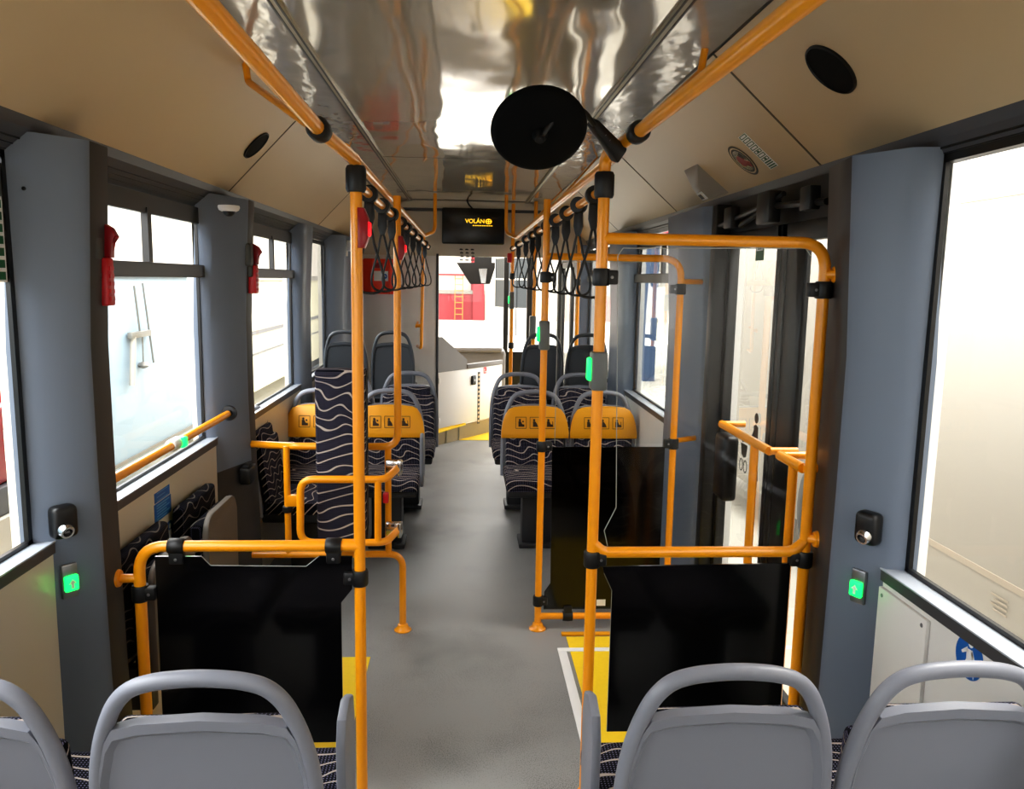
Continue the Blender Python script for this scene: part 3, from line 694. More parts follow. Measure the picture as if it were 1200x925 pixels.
# pad
Yp = 3.50
t = thing('wheelchair_pad', 'tall narrow pad in dotted wavy fabric facing the camera, left of the aisle', 'backrest pad', (-.55, Yp, .4))
p0, p1 = aty(368, 440, Yp), aty(428, 440, Yp); z1 = aty(395, 434, Yp).z
b = MB(); b.box((p0.x, Yp, .50), (p1.x, Yp + .10, z1), .012, 3); b.build('pad', M['fab_f'], t)
b = MB(); b.box((p0.x + .01, Yp + .10, .46), (p1.x - .01, Yp + .135, z1 - .01), .01); b.build('back_board', M['blackpl'], t)
for s_ in (.05, -.05):
    b = MB(); xm = (p0.x + p1.x) / 2 + s_; b.box((xm - .012, Yp + .13, .45), (xm + .012, 3.72, .52)); b.build('mount', M['blackpl'], t)
# ------------------------------------------------------------------ seats
def lean(c): return Vector((c.x, c.y - .14 * max(0, c.z - .45), c.z))
def make_seat(label, group, arm=0, cover=False, loc=(0, 0, 0), rz=0, mt_=None):
    mg = mt_ or M['seat_grey']
    t = thing('bus_seat', label, 'seat', (0, 0, 0), group)
    half = [(.221, .40), (.222, .52), (.220, .64), (.213, .74), (.200, .81), (.182, .865), (.160, .908), (.130, .937), (.09, .951), (.045, .957), (0, .959)]
    path = [Vector((-x, -.235, z)) for x, z in half] + [Vector((x, -.235, z)) for x, z in half[-2::-1]]
    b = MB(); b.tube(catmull(path, 4), .0165, 12, up=(0, 1, 0), ry=.019); b.map(lean); b.build('handle_frame', mg, t)
    # rear shell with a recessed field
    outl = [(-.212, .40), (-.214, .60), (-.203, .76), (-.185, .83), (-.168, .858), (-.12, .870), (0, .877), (.12, .870), (.168, .858), (.185, .83), (.203, .76), (.214, .60), (.212, .40)]
    b = MB(); fs = b.prism([(x, -.2515, z) for x, z in outl], (0, .03, 0), 0)
    back = fs[0] if fs[0].calc_center_median().y < fs[1].calc_center_median().y else fs[1]
    bmesh.ops.inset_region(b.bm, faces=[back], thickness=.034, use_even_offset=True)
    for v in back.verts: v.co.z -= .022 if v.co.z > .7 else 0
    rr = bmesh.ops.inset_region(b.bm, faces=[back], thickness=.012, use_even_offset=True)
    for v in back.verts: v.co.y += .014
    b.map(lean); b.build('shell', mg, t)
    b = MB(); b.box((-.204, -.214, .44), (.204, -.172, .80), .018, 3); b.box((-.17, -.225, .74), (.17, -.188, .86), .016, 3); b.map(lean); b.build('backrest_cushion', M['fab_f'], t)
    b = MB(); vs = b.box((-.222, -.21, .405), (.222, .24, .485), .024, 3); b.build('seat_cushion', M['fab_f'], t)
    b = MB(); b.box((-.205, -.23, .36), (.205, .20, .415), .012); b.build('seat_base', M['seat_under'], t)
    b = MB(); b.box((-.12, -.12, 0), (.12, .10, .03), .006); b.box((-.10, -.10, .02), (.10, .06, .37), .01); b.build('pedestal', M['seat_under'], t)
    if arm:
        x = arm * .232
        b = MB(); b.prism([(x - .012, -.05, .40), (x - .012, -.06, .66), (x - .012, -.04, .715), (x - .012, .02, .735), (x - .012, .075, .715), (x - .012, .09, .66), (x - .012, .08, .40)], (.024, 0, 0), .007); b.build('armrest', mg, t)
    if cover:
        o2 = [(-.236, .662), (-.236, .70), (-.226, .765), (-.21, .815), (-.185, .85), (-.15, .866), (-.08, .873), (0, .875), (.08, .873), (.15, .866), (.185, .85), (.21, .815), (.226, .765), (.236, .70), (.236, .662)]
        b = MB(); b.prism([(x, -.186, z) for x, z in o2], (0, .026, 0), .006); b.map(lean); cv = b.build('priority_cover', M['yellow_cover'], t)
        for i, cx in enumerate((.10, 0, -.10)):
            b = MB(); mt = frame_mtx((cx, -.1595, .765), (-1, 0, 0), (0, 0, 1)); w = .037
            for s_ in (-1, 1):
                flat(b, mt, rect(-w, s_ * w - .0015, w, s_ * w + .0015), .0015); flat(b, mt, rect(s_ * w - .0015, -w, s_ * w + .0015, w), .0015)
            flat(b, mt, circ(-.008, .018, .008, n=12), .0015)
            flat(b, mt, [(-.018, .010), (.0, .010), (.008, -.008), (.024, -.012), (.024, -.026), (-.018, -.026)] if i != 1 else [(-.016, .010), (.0, .010), (.012, -.006), (.02, -.026), (-.016, -.026)], .0015)
            if i == 0: flat(b, mt, circ(.014, .008, .006, n=10), .0015)
            if i == 2: line(b, mt, (.02, .01), (.024, -.026), .004, .0015)
            b.map(lean); b.build('pictogram', M['pict'], cv, False)
    for me in {o.data for o in t.children} | {g.data for o in t.children for g in o.children}:
        for v in me.vertices: v.co.x *= .955
    t.location = loc; t.rotation_euler.z = rz
    return t
G0 = 'grey seats in the near row'
sA = make_seat('grey plastic seat at the bottom left of the photo, beside the aisle', G0, arm=1, loc=(-.49, 1.72, 0))
sB = make_seat('grey plastic seat at the bottom right of the photo, beside the aisle', G0, arm=-1, loc=(.53, 1.72, 0))
sC = make_seat('grey plastic seat in the bottom left corner, under the left window', G0, loc=(-.96, 1.72, 0))
dup(sC, 'grey plastic seat in the bottom right corner, by the blue round sign', G0, (.988, 1.72, 0))
# priority seats facing the camera
G1 = 'seats with yellow covers'
pL = make_seat('seat with yellow cover facing the camera, left of the aisle beside it', G1, cover=True, arm=-1, loc=(-.485, 4.98, 0), rz=PI)
pW = make_seat('seat with yellow cover facing the camera, by the left window behind the tall pad', G1, cover=True, loc=(-.945, 4.98, 0), rz=PI)
dup(pW, 'seat with yellow cover facing the camera, right of the aisle beside it', G1, (.475, 4.98, 0), PI)
dup(pW, 'seat with yellow cover facing the camera, by the right window', G1, (.935, 4.98, 0), PI)
G2 = 'patterned seats behind the yellow covered ones'
for X, lb in ((-.42, 'wavy fabric seat behind the yellow covered seat on the left, beside the aisle'), (-.90, 'wavy fabric seat behind the yellow covered seat by the left window'), (.42, 'wavy fabric seat behind the yellow covered seat on the right, beside the aisle'), (.89, 'wavy fabric seat behind the yellow covered seat by the right window')):
    dup(sC, lb, G2, (X, 5.75, .03), PI)
G3 = 'raised grey seats over the wheel arches'
sD = None
for X, lb in ((-.58, 'raised grey seat back left of the aisle, below the red box'), (-.96, 'raised grey seat back in front of the left blue panel'), (.64, 'raised grey seat back right of the aisle, beside the cab door'), (1.01, 'raised grey seat back nearest to the right far window')):
    if sD is None: o = sD = make_seat(lb, G3, loc=(X, 6.75, .33), mt_=M['seat_dark2'])
    else: o = dup(sD, lb, G3, (X, 6.75, .33), 0)
    o.scale = (.80, 1, .98)
for X0, X1, lb in ((-1.12, -.36, 'dark wheel arch box under the raised left seats'), (.44, 1.16, 'dark wheel arch box under the raised right seats')):
    b = MB(); b.box((X0, 6.42, 0), (X1, 7.4, .33), .03, 3); o = b.build('wheel_arch_box', M['seat_dark']); tag(o, lb, 'wheel arch', 'wheel arch boxes')
# tip-up seats along the left wall
def tipup(y0, y1, label, X0=-1.13):
    t = thing('folding_seat', label, 'folding seat', (X0, (y0 + y1) / 2, 0), 'folding seats along the left wall')
    b = MB(); b.box((X0, y0, .42), (X0 + .05, y1, .805), .018, 3); b.build('backrest', M['fab_s_shade'], t)
    b = MB(); b.box((X0 + .055, y0 + .02, .36), (X0 + .112, y1 - .02, .73), .02, 3); b.build('folded_cushion', M['fab_s_shade'], t)
    xs_ = X0 + .116; rc = .07; pr = [(xs_, y0 + .0, .37), (xs_, y1 - .01, .37)]
    for k in range(6): A_ = PI / 2 * k / 5; pr.append((xs_, y1 - .01 - rc + rc * math.cos(A_), .765 - rc + rc * math.sin(A_)))
    for k in range(6): A_ = PI / 2 + PI / 2 * k / 5; pr.append((xs_, y0 + rc + rc * math.cos(A_), .765 - rc + rc * math.sin(A_)))
    b = MB(); b.prism(pr, (.024, 0, 0), .006); b.build('cushion_shell', M['tip_shell'], t)
    for ya in (y0 + .05, y1 - .10):
        b = MB(); b.box((X0 - .02, ya, .25), (X0 + .10, ya + .05, .40), .006); b.build('bracket', M['seat_dark'], t)
tipup(2.50, 2.90, 'dark folding seat right behind the left partition')
tipup(3.05, 3.45, 'folded seat against the left wall, below the blue instruction stickers')
o = make_seat('wavy fabric seat facing the aisle, beyond the second left pillar', 'side seats', loc=(-.87, 4.47, 0), rz=-PI / 2)
# ------------------------------------------------------------------ left handrail under window
HX = PL - .03; p, q = atx(126, 563, HX), atx(268, 486, HX); z = (p.z + q.z) / 2
t = thing('window_handrail', 'short orange handrail with a green button in front of the second left window', 'handrail', (p.x, p.y, z))
b = MB(); b.tube([(p.x, p.y, z), (q.x, q.y, z)], .016, 14); b.build('bar', M['orange'], t)
for yy, s_ in ((q.y, 1),):
    b = MB(); b.lathe([(0, 0), (.036, 0), (.034, .012), (.018, .014), (.018, .03), (0, .03)], 20, frame_mtx((p.x - .0, yy + s_ * .012, z), (1, 0, 0), (0, 0, s_))); b.build('flange', M['rubber'], t)
c = atx(208, 519, HX)
b = MB(); clampring(b, (p.x, c.y - .03, z), (0, 1, 0), .024, .09); hb = b.build('button_housing', M['white'], t)
b = MB(); b.box((p.x - .005, c.y - .012, z - .02), (p.x + .03, c.y + .03, z + .02), .006); b.build('lens', M['green_glow'], hb)
# ------------------------------------------------------------------ fittings on pillars
def splay(s):     # local frame on the splayed face of the near pillars
    g, p, ya, yb = (WL, PL, 2.205, 2.312) if s < 0 else (WR, PE, 2.06, 2.215)
    return Vector((g, ya, 0)), Vector((p, yb, 0))
def on_splay(u, v, s):
    A, B = splay(s); dv = (B - A).normalized(); n = Vector((dv.y, -dv.x, 0)); n = n if n.y < 0 else -n
    w = ray(u, v); t = n.dot(A - Vector((0, 0, HC))) / n.dot(w); P = w * t + Vector((0, 0, HC)) + n * .003
    x = Vector((1, 0, 0)); x = dv if dv.x > 0 else -dv
    return P, frame_mtx(P, x, (0, 0, 1)), n
for s, us, lb in ((-1, 70, 'left'), (1, 1023, 'right')):
    P, mt, n = on_splay(us, 610 if s < 0 else 618, s)
    if mt.to_3x3() @ Vector((0, 0, 1)) @ n < 0 if False else (mt.to_3x3() @ Vector((0, 0, 1))).dot(n) < 0: pass
    t = thing('socket_unit', 'black charging socket with chrome rim on the near %s pillar' % lb, 'socket', P, 'charging sockets on the near pillars')
    b = MB(); b.box((-.034, -.046, -.008), (.034, .048, .04), .016, 3, mt); b.build('housing', M['blackpl'], t)
    mt2 = mt @ Matrix.Translation((-.006 if s < 0 else .006, -.02, .042)) @ Matrix.Rotation(.35, 4, 'X')
    b = MB(); b.use(M['chrome']).lathe([(.012, .004), (.0125, .012), (.018, .012), (.021, .004), (.021, -.006)], 24, mt2)
    b.use(M['blackpl']).lathe([(0, .006), (.0125, .006)], 20, mt2); b.use(M['metalgrey']).box((-.006, -.003, .006), (.006, .003, .008), 0, 2, mt2); b.build('port', None, t)
    P, mt, n = on_splay(80 if s < 0 else 1008, 680 if s < 0 else 687, s)
    t = thing('stop_button', 'metal plate with a glowing green button on the near %s pillar' % lb, 'button', P, 'green buttons on the near pillars')
    b = MB(); b.box((-.022, -.05, -.004), (.022, .05, .01), .004, 2, mt); b.build('plate', M['metalgrey'], t)
    b = MB(); b.box((-.019, -.028, .008), (.019, .018, .022), .005, 2, mt); bt = b.build('lens', M['green_glow'], t)
    b = MB(); flat(b, mt @ Matrix.Translation((0, -.005, .0222)), [(0, .013), (.011, 0), (.004, 0), (.004, -.014), (-.004, -.014), (-.004, 0), (-.011, 0)], .0008); b.build('symbol', M['signwhite'], bt, False)
# emergency hammers
def hammer(P, label, sc=1.0):
    t = thing('emergency_hammer', label, 'hammer', P, 'red emergency hammers')
    X, Y, Z = P
    b = MB(); b.box((X - .015, Y - .075, Z + .03), (X + .035, Y - .015, Z + .14), .012); b.box((X + .0, Y - .05, Z - .02), (X + .03, Y - .02, Z + .05), .006); b.build('holder', M['sleeve2'], t)
    b = MB(); b.box((X + .0, Y - .03, Z - .10), (X + .045, Y + .02, Z + .04), .006)
    for k in range(5): b.box((X + .043, Y - .018, Z - .085 + k * .022), (X + .049, Y + .008, Z - .073 + k * .022))
    b.build('handle', M['red'], t)
    b = MB(); b.prism([(X + .01, Y - .012, Z + .04), (X + .05, Y - .012, Z + .04), (X + .05, Y - .012, Z + .085), (X + .068, Y - .012, Z + .10), (X + .055, Y - .012, Z + .125), (X + .03, Y - .012, Z + .14), (X + .01, Y - .012, Z + .14)], (0, .028, 0), .004); b.build('head', M['red_dark'], t)
hp = aty(115, 318, 2.42); hp.x = PL - .02; hammer(tuple(hp), 'red emergency hammer in a black holder on the nearest left pillar')
hp = aty(303, 320, 4.0); hp.x = PL - .0; hammer(tuple(hp), 'red emergency hammer in a black holder on the second left pillar')
# small camera domes
def dome(P, label):
    t = thing('ceiling_camera', label, 'camera', P, 'small white cameras under the left cornice')
    mt = Matrix.Translation(P) @ Matrix.Rotation(PI, 4, 'X')
    b = MB(); b.lathe([(0, 0), (.045, 0), (.047, .008), (.042, .02), (.03, .026)], 24, mt); b.build('base', M['signwhite'], t)
    b = MB(); b.lathe([(.028, .024), (.024, .036), (.013, .045), (0, .048)], 20, mt); b.build('lens_dome', M['blackpl'], t)
q = atx(268, 241, PL + .02); dome((q.x, q.y, q.z), 'small white dome camera above the second left pillar')
t = thing('junction_box', 'white box at the end of the left cornice above the blue panel', 'box', aty(402, 289, 7.2))
q = aty(402, 289, 7.2); b = MB(); b.box((q.x - .10, 7.1, q.z - .04), (q.x + .10, 7.2, q.z + .05), .008); bx_ = b.build('housing', M['signwhite'], t)
b = MB(); b.box((q.x - .05, 7.1, q.z - .085), (q.x + .05, 7.16, q.z - .035), .006); b.build('cover', M['white'], t)
b = MB(); b.lathe([(0, .004), (.014, .003), (.016, 0)], 14, frame_mtx((q.x + .01, 7.099, q.z), (1, 0, 0), (0, 0, 1))); b.build('lens', M['blackpl'], bx_)
# belt box on second pillar
q = aty(289, 553, 3.9); b = MB(); b.box((PL - .02, 3.80, q.z - .045), (PL + .035, 3.93, q.z + .04), .012); b.box((PL - .01, 3.82, q.z + .036), (PL + .02, 3.9, q.z + .05), .005); tag(b.build('belt_box', M['blackpl']), 'black belt box on the second left pillar', 'belt box')
# emergency door box right
q = atx(852, 540, PR); b = MB(); b.box((PR - .045, q.y - .09, q.z - .16), (PR + .02, q.y + .05, q.z + .12), .02, 3); o = b.build('door_control_box', M['blackpl']); tag(o, 'black box on the pillar at the far edge of the middle door', 'control box')
# stop request boxes on poles
def reqbox(X, Y, u, v0, v1, label, w=.024):
    z0, z1 = aty(u, v1, Y).z, aty(u, v0, Y).z
    t = thing('stop_request_box', label, 'stop button', (X, Y, z0), 'red stop boxes on the poles')
    b = MB(); b.prism([(X + .006, Y - .024, z0), (X + w, Y - .024, z0), (X + w + .012, Y - .024, z0 + .03), (X + w + .012, Y - .024, z1 - .03), (X + w, Y - .024, z1), (X + .006, Y - .024, z1)], (0, .048, 0), .004); b.build('housing', M['red_dark'], t)
    b = MB(); b.box((X + w + .008, Y - .016, z0 + .035), (X + w + .018, Y + .016, z1 - .04), .004); b.build('lens', M['red_glow'], t)
reqbox(LX, Y1, 430, 244, 291, 'red lit stop box on the nearest left pole')
reqbox(SX, Y3, 476, 277, 305, 'red lit stop box on the second left pole')
# speakers
for u, v, s, r, lb in ((300, 170, -1, .075, 'round black speaker on the left ceiling panel'), (974, 81, 1, .085, 'round black speaker on the right ceiling panel')):
    p, dn, inn = on_cove(u, v, s); mt = Matrix.Translation(p) @ Vector((0, 0, 1)).rotation_difference(inn).to_matrix().to_4x4()
    t = thing('ceiling_speaker', lb, 'speaker', p, 'round ceiling speakers')
    b = MB(); b.lathe([(r * .92, .002), (r * .94, .008), (r, .006), (r, -.004)], 36, mt); b.build('rim', M['blackpl'], t)
    b = MB(); b.lathe([(0, .006), (r * .6, .005), (r * .93, .003)], 36, mt); b.build('grille', M['mirror_back'], t)
# air nozzle / camera wedge on the right cove
p, dn, inn = on_cove(825, 212, 1); mt = frame_mtx(p, (0, 1, 0), dn)
if (mt.to_3x3() @ Vector((0, 0, 1))).dot(inn) < 0: mt = frame_mtx(p, (0, -1, 0), dn)
t = thing('camera_housing', 'grey wedge shaped housing with a small window on the right ceiling panel', 'camera', p)
b = MB(); A = [Vector((-.11, -.09, 0)), Vector((.11, -.09, 0)), Vector((.14, .10, 0)), Vector((-.14, .10, 0))]; Bq = [Vector((-.045, -.01, .05)), Vector((.045, -.01, .05)), Vector((.055, .07, .055)), Vector((-.055, .07, .055))]
va = [b.bm.verts.new(mt @ x) for x in A]; vb = [b.bm.verts.new(mt @ x) for x in Bq]
for k in range(4): b.bm.faces.new((va[k], va[(k + 1) % 4], vb[(k + 1) % 4], vb[k]))
b.bm.faces.new(vb); hs = b.build('housing', M['metalgrey'] if False else mat('housing_grey', (150, 142, 132), .5), t)
b = MB(); b.use(M['signwhite']).box((-.04, .02, .053), (.04, .065, .058), 0, 2, mt); b.use(M['blackpl']).box((-.01, .03, .057), (.03, .058, .060), 0, 2, mt); b.build('lens_window', None, t)
# emblem + green strip
p, dn, inn = on_cove(871, 188, 1); mt = frame_mtx(p + inn * .001, -dn, (0, 1, 0))
if (mt.to_3x3() @ Vector((0, 0, 1))).dot(inn) < 0: mt = frame_mtx(p + inn * .001, dn, (0, 1, 0))
mt = mt @ Matrix.Diagonal((1.35, 1.35, 1, 1))
t = thing('round_sticker', 'round dark sticker with a red centre on the right ceiling panel', 'sticker', p)
b = MB(); b.use(M['ink']).lathe([(0, .0008), (.058, .0008), (.058, 0)], 32, mt); b.use(M['cream']).lathe([(.046, .0012), (.051, .0012)], 32, mt); b.use(M['chrome']).lathe([(.0, .0016), (.04, .0016)], 32, mt)
b.use(M['red_dark']); flat(b, mt, circ(.0, .008, .02, .02, 14), .0026); flat(b, mt, [(-.03, -.025), (-.01, -.035), (.0, -.012), (-.018, -.006)], .0026); b.use(M['ink']); flat(b, mt, [(.005, -.032), (.03, -.02), (.02, 0), (.006, -.01)], .0024); b.build('disc', None, t, False)
p0, dn, inn = on_cove(869, 158, 1); p1, _, _ = on_cove(908, 196, 1); ax = (p1 - p0)
L = ax.length; wd = inn.cross(ax.normalized())
if wd.y < 0: wd = -wd
mt = frame_mtx(p0 + inn * .001, ax, wd); h = .0008 if (mt.to_3x3() @ Vector((0, 0, 1))).dot(inn) > 0 else -.0008
b = MB(); b.use(M['signwhite']); flat(b, mt, rect(0, -.042, L, .042), h)
b.use(M['green']); n = 9
for k in range(n):
    x0 = L * (k + .12) / n; x1 = L * (k + .88) / n
    if k < 7:
        flat(b, mt, rect(x0, .029, x1, .034), h * 2); flat(b, mt, rect(x0, -.034, x1, -.029), h * 2); flat(b, mt, rect(x0, -.034, x0 + .003, .034), h * 2); flat(b, mt, rect(x1 - .003, -.034, x1, .034), h * 2)
        if k in (4, 6): flat(b, mt, rect(x0 + .004, -.010, x1 - .003, .010), h * 2)
    else:
        flat(b, mt, rect(x0, -.034, x0 + .006, .034), h * 2); flat(b, mt, rect(x1 - .005, -.034, x1, .034), h * 2)
o = b.build('green_strip_sticker', None, None, False); tag(o, 'green and white strip sticker beside the round sticker on the right ceiling panel', 'sticker')
# blue stickers on left panel
t = None
def lwall(u, v): return atx(u, v, WL + .0015)
for (u0, u1, v, h_, lb) in ((181, 199, 579, 13, 'small blue instruction sticker on the left wall, upper of two'), (181, 201, 596, 24, 'larger blue instruction sticker on the left wall, lower of two')):
    A, Bp = lwall(u0, v), lwall(u1, v); zc = (A.z + Bp.z) / 2; hz = h_ / 930 * A.y / 1.0 * .46
    t = thing('blue_sticker', lb, 'sticker', (WL, A.y, zc), 'blue instruction stickers')
    b = MB(); b.box((WL, A.y, zc - hz), (WL + .0015, Bp.y, zc + hz)); s_ = b.build('field', M['blue'], t, False)
    b = MB()
    for k in range(3 if h_ < 20 else 6):
        zz = zc + hz * .75 - k * hz * (1.5 / (2 if h_ < 20 else 5)); b.box((WL + .0015, A.y + .02, zz - hz * .06), (WL + .0022, Bp.y - .02 - .03 * (k % 2), zz + hz * .06))
    b.build('print_lines', M['blue_line'], t, False)
def person_sign(mt, t, r, ry):
    b = MB(); flat(b, mt, circ(0, 0, r, ry, 36), .001); b.build('disc', M['blue'], t, False)
    b = MB(); k = ry / .07; X = lambda pts: [(x * r / .07, y * k) for x, y in pts]; h = .0018
    flat(b, mt, X(circ(.004, .046, .012, n=14)), h)
    flat(b, mt, X([(-.014, .026), (.012, .028), (.02, .018), (.016, -.008), (.020, -.055), (.008, -.058), (.002, -.02), (-.022, -.058), (-.034, -.055), (-.012, -.008)]), h)
    flat(b, mt, X([(-.012, .032), (-.04, .008), (-.034, .002), (-.008, .018)]), h)
    flat(b, mt, X([(.014, .03), (.030, .0), (.026, -.004), (.010, .012)]), h)
    flat(b, mt, X([(.027, -.002), (.030, -.002), (.032, -.058), (.029, -.058)]), h); b.build('symbol', M['signwhite'], t, False)
q = atx(1136, 771, WR - .001); t = thing('round_blue_sign', 'round blue sign with a white figure holding a cane on the right wall', 'sign', q)
person_sign(frame_mtx(q, (0, -1, 0), (0, 0, 1)), t, .050, .052)
q = lwall(199, 628); t = thing('round_blue_sign', 'round blue sticker partly hidden behind the folded seats on the left wall', 'sign', q)
person_sign(frame_mtx(q, (0, 1, 0), (0, 0, 1)), t, .06, .06)
# white cover panels on the right wall
t = thing('wall_cover_panel', 'white raised cover panel on the right wall under the window, beside the green button pillar', 'cover panel', atx(1060, 760, WR))
A = atx(1031, 700, WR - .006); B = atx(1088, 735, WR - .006); 
b = MB(); b.box((WR - .012, B.y, .50), (WR, A.y, ZS_R - .05), .003); pn = b.build('panel', M['white'], t)
for yy in (A.y - .02, B.y + .02):
    b = MB(); b.lathe([(0, .002), (.005, .0015), (.006, 0)], 10, frame_mtx((WR - .012, yy, ZS_R - .07), (0, -1, 0), (0, 0, 1))); b.build('screw', M['metalgrey'], pn)
# green cell sheet on near-left window
q0 = atx(1, 200, GL + .008); q1 = atx(9, 308, GL + .008)
t = thing('notice_sheet', 'white and green notice sheet on the nearest left window', 'notice', (GL + .006, q0.y, q1.z))
ya, yb = q1.y - .28, q1.y; za, zb = q1.z - .05, q0.z + .02
b = MB(); b.box((GL + .002, ya, za), (GL + .006, yb + .02, zb)); b.build('sheet', M['signwhite'], t, False)
b = MB(); b.use(M['metalgrey']).box((GL + .006, ya, zb - .085), (GL + .007, yb, zb - .015)); b.use(M['green'])
n = 7
for k in range(n):
    z_0 = za + (zb - .09 - za) * k / n + .006; z_1 = za + (zb - .09 - za) * (k + 1) / n - .004
    for c_ in range(3): b.box((GL + .006, ya + .01 + c_ * .09, z_0), (GL + .007, ya + .085 + c_ * .09 + (.005 if c_ == 2 else 0), z_1))
b.build('green_cells', None, t, False)
# ------------------------------------------------------------------ front end: screen, cab, boxes
Ym = 7.86
c0, c1 = aty(518, 243, Ym), aty(591, 287, Ym)
t = thing('passenger_screen', 'black wide display with yellow lettering hanging at the front of the aisle', 'screen', ((c0.x + c1.x) / 2, Ym, c1.z))
b = MB(); b.box((c0.x, Ym, c1.z), (c1.x, Ym + .06, c0.z), .015, 3); b.build('casing', M['screen'], t)
q = aty(559, 259.5, Ym - .002); mt = frame_mtx((q.x - .02, Ym - .0015, q.z), (1, 0, 0), (0, 0, 1))
text_mesh('VOLÁN', .056, mt, M['screen_text'], 'lettering', t, .0006)
b = MB(); ml = mt @ Matrix.Translation((.132, 0, 0))
for k in range(16):
    A_, B_ = 2 * PI * k / 16, 2 * PI * (k + 1) / 16; line(b, ml, (.028 * math.cos(A_), .022 * math.sin(A_)), (.028 * math.cos(B_), .022 * math.sin(B_)), .007, .001)
line(b, ml, (-.03, 0), (.03, 0), .007, .001); line(b, ml, (0, -.022), (0, .022), .007, .001); b.build('emblem', M['screen_text'], t, False)
q2 = aty(560, 264.5, Ym - .002); b = MB()
for k in range(9): b.box((q2.x - .05 + k * .022, Ym - .0025, q2.z - .004), (q2.x - .034 + k * .022, Ym - .0012, q2.z + .004))
b.build('small_print', M['screen_text'], t, False)
b = MB(); b.tube(catmull([(c0.x + .3, Ym + .02, c0.z - .01), (c0.x + .26, Ym, c0.z + .03), (c0.x + .24, Ym + .03, c0.z + .07)], 5), .008, 8); b.build('cable', M['blackpl'], t)
q = aty(547, 298, 7.99); mt = frame_mtx((q.x, 7.994, q.z), (1, 0, 0), (0, 0, 1)); b = MB()
for r in range(4):
    for c_ in range(3):
        x = -.055 + c_ * .055 + (.004 * r % .01); line(b, mt, (x - .016, .045 - r * .034), (x + .016, .045 - r * .034), .012, .001); line(b, mt, (x - .010, .052 - r * .03), (x + .006, .052 - r * .03), .004, .001)
tag(b.build('small_notice', M['ink'], None, False), 'small printed notice in rows on the wall under the display', 'notice')
q = aty(506, 311, 7.99); mt = frame_mtx((q.x, 7.994, q.z), (1, 0, 0), (0, 0, 1)); b = MB(); b.use(M['green']); flat(b, mt, rect(-.03, .01, .0, .045), .001); flat(b, mt, rect(-.025, -.045, .0, -.005), .001); b.use(M['ink']); flat(b, mt, rect(.012, -.04, .02, .04), .001)
tag(b.build('door_notice', None, None, False), 'tiny green and black notice on the cab wall beside the cab opening', 'notice')
# red first aid box
c0, c1 = aty(425, 303, 7.88), aty(466, 345, 7.88)
t = thing('first_aid_box', 'orange red box with a white label on the wall behind the left raised seats', 'box', ((c0.x + c1.x) / 2, 7.94, c1.z))
b = MB(); b.box((c0.x, 7.84, c1.z), (c1.x, 7.985, c0.z), .02, 3)
for f in (.28, .78): x = c0.x + (c1.x - c0.x) * f; b.box((x - .012, 7.82, c1.z), (x + .012, 7.86, c0.z), .006)
b.build('case', M['orange_red'], t)
wz = c0.z - (c0.z - c1.z) * .48; b = MB(); xA, xB = c0.x + (c1.x - c0.x) * .33, c0.x + (c1.x - c0.x) * .74
b.box((xA, 7.836, wz - .05), (xB, 7.84, wz + .045)); lb_ = b.build('label_plate', M['signwhite'], t, False)
b = MB(); mt = frame_mtx((xB - .035, 7.8355, wz - .005), (1, 0, 0), (0, 0, 1)); flat(b, mt, circ(0, 0, .026), .0008); b.use(M['signwhite']) if False else None; b.build('symbol', M['blue'], lb_, False)
b = MB(); flat(b, frame_mtx((xB - .035, 7.8345, wz - .005), (1, 0, 0), (0, 0, 1)), rect(-.004, -.015, .004, .015), .0006); flat(b, frame_mtx((xB - .035, 7.8345, wz - .005), (1, 0, 0), (0, 0, 1)), rect(-.015, -.004, .015, .004), .0006); b.build('cross', M['signwhite'], lb_, False)
b = MB(); xm = (c0.x + c1.x) / 2; b.box((xm - .05, 7.83, c0.z - .09), (xm + .03, 7.845, c0.z - .04), .006); b.build('catch', M['red_dark'], t)
# grab pole by cab wall
p = aty(495, 400, 7.75)
t = thing('cab_wall_grab_pole', 'orange grab pole bent to the wall beside the cab opening', 'grab pole', (p.x, 7.75, p.z))
q = aty(497, 290, 7.75); b = MB(); b.tube(fillet([(p.x - .06, 7.98, aty(490, 408, 7.75).z), (p.x - .01, 7.75, aty(490, 408, 7.75).z), (p.x + .01, 7.75, 2.1)], .06), .016, 12); b.build('tube', M['orange'], t)
zk = aty(491, 382, 7.75).z; b = MB(); b.tube([(p.x, 7.75, zk), (p.x - .06, 7.78, zk)], .016, 10); b.tube([(p.x - .06, 7.78, zk - .01), (p.x - .06, 7.98, zk + .02)], .012, 10); b.build('bracket', M['orange'], t)
# cab door
dA = aty(514.5, 503, 8.03); dB = Vector((.43, 8.92, dA.z)); ztl = aty(515, 345 + 22, 8.03).z
dA.x = -.262
t = thing('cab_door', 'white low cab door set diagonally across the front, with black latch', 'door', (dA.x, 8.03, dA.z))
dirv = Vector((dB.x - dA.x, dB.y - dA.y, 0)); Ld = dirv.length; dn_ = dirv.normalized(); nn = Vector((dn_.y, -dn_.x, 0))
mt = frame_mtx(dA, dn_, (0, 0, 1))      # z axis of this frame points to the viewer
zh_ = aty(516, 437, 8.03).z - dA.z
b = MB(); b.box((0, 0, -.03), (Ld, zh_, 0), .008, 2, mt); b.build('panel', M['white'], t)
b = MB(); b.prism([mt @ Vector(v) for v in ((0, zh_, -.03), (Ld * .42, zh_, -.03), (Ld * .42, zh_ + .1, -.03), (.06, zh_ + .36, -.03), (0, zh_ + .36, -.03))], mt.to_3x3() @ Vector((0, 0, .03))); b.build('upper_fairing', M['dash'], t, False)
b = MB(); b.box((Ld * .42, zh_, -.035), (Ld, zh_ + .05, .01), .006, 2, mt); b.build('top_rail', M['dash'], t)
lc = .515 * Ld; zc_ = zh_ - .13
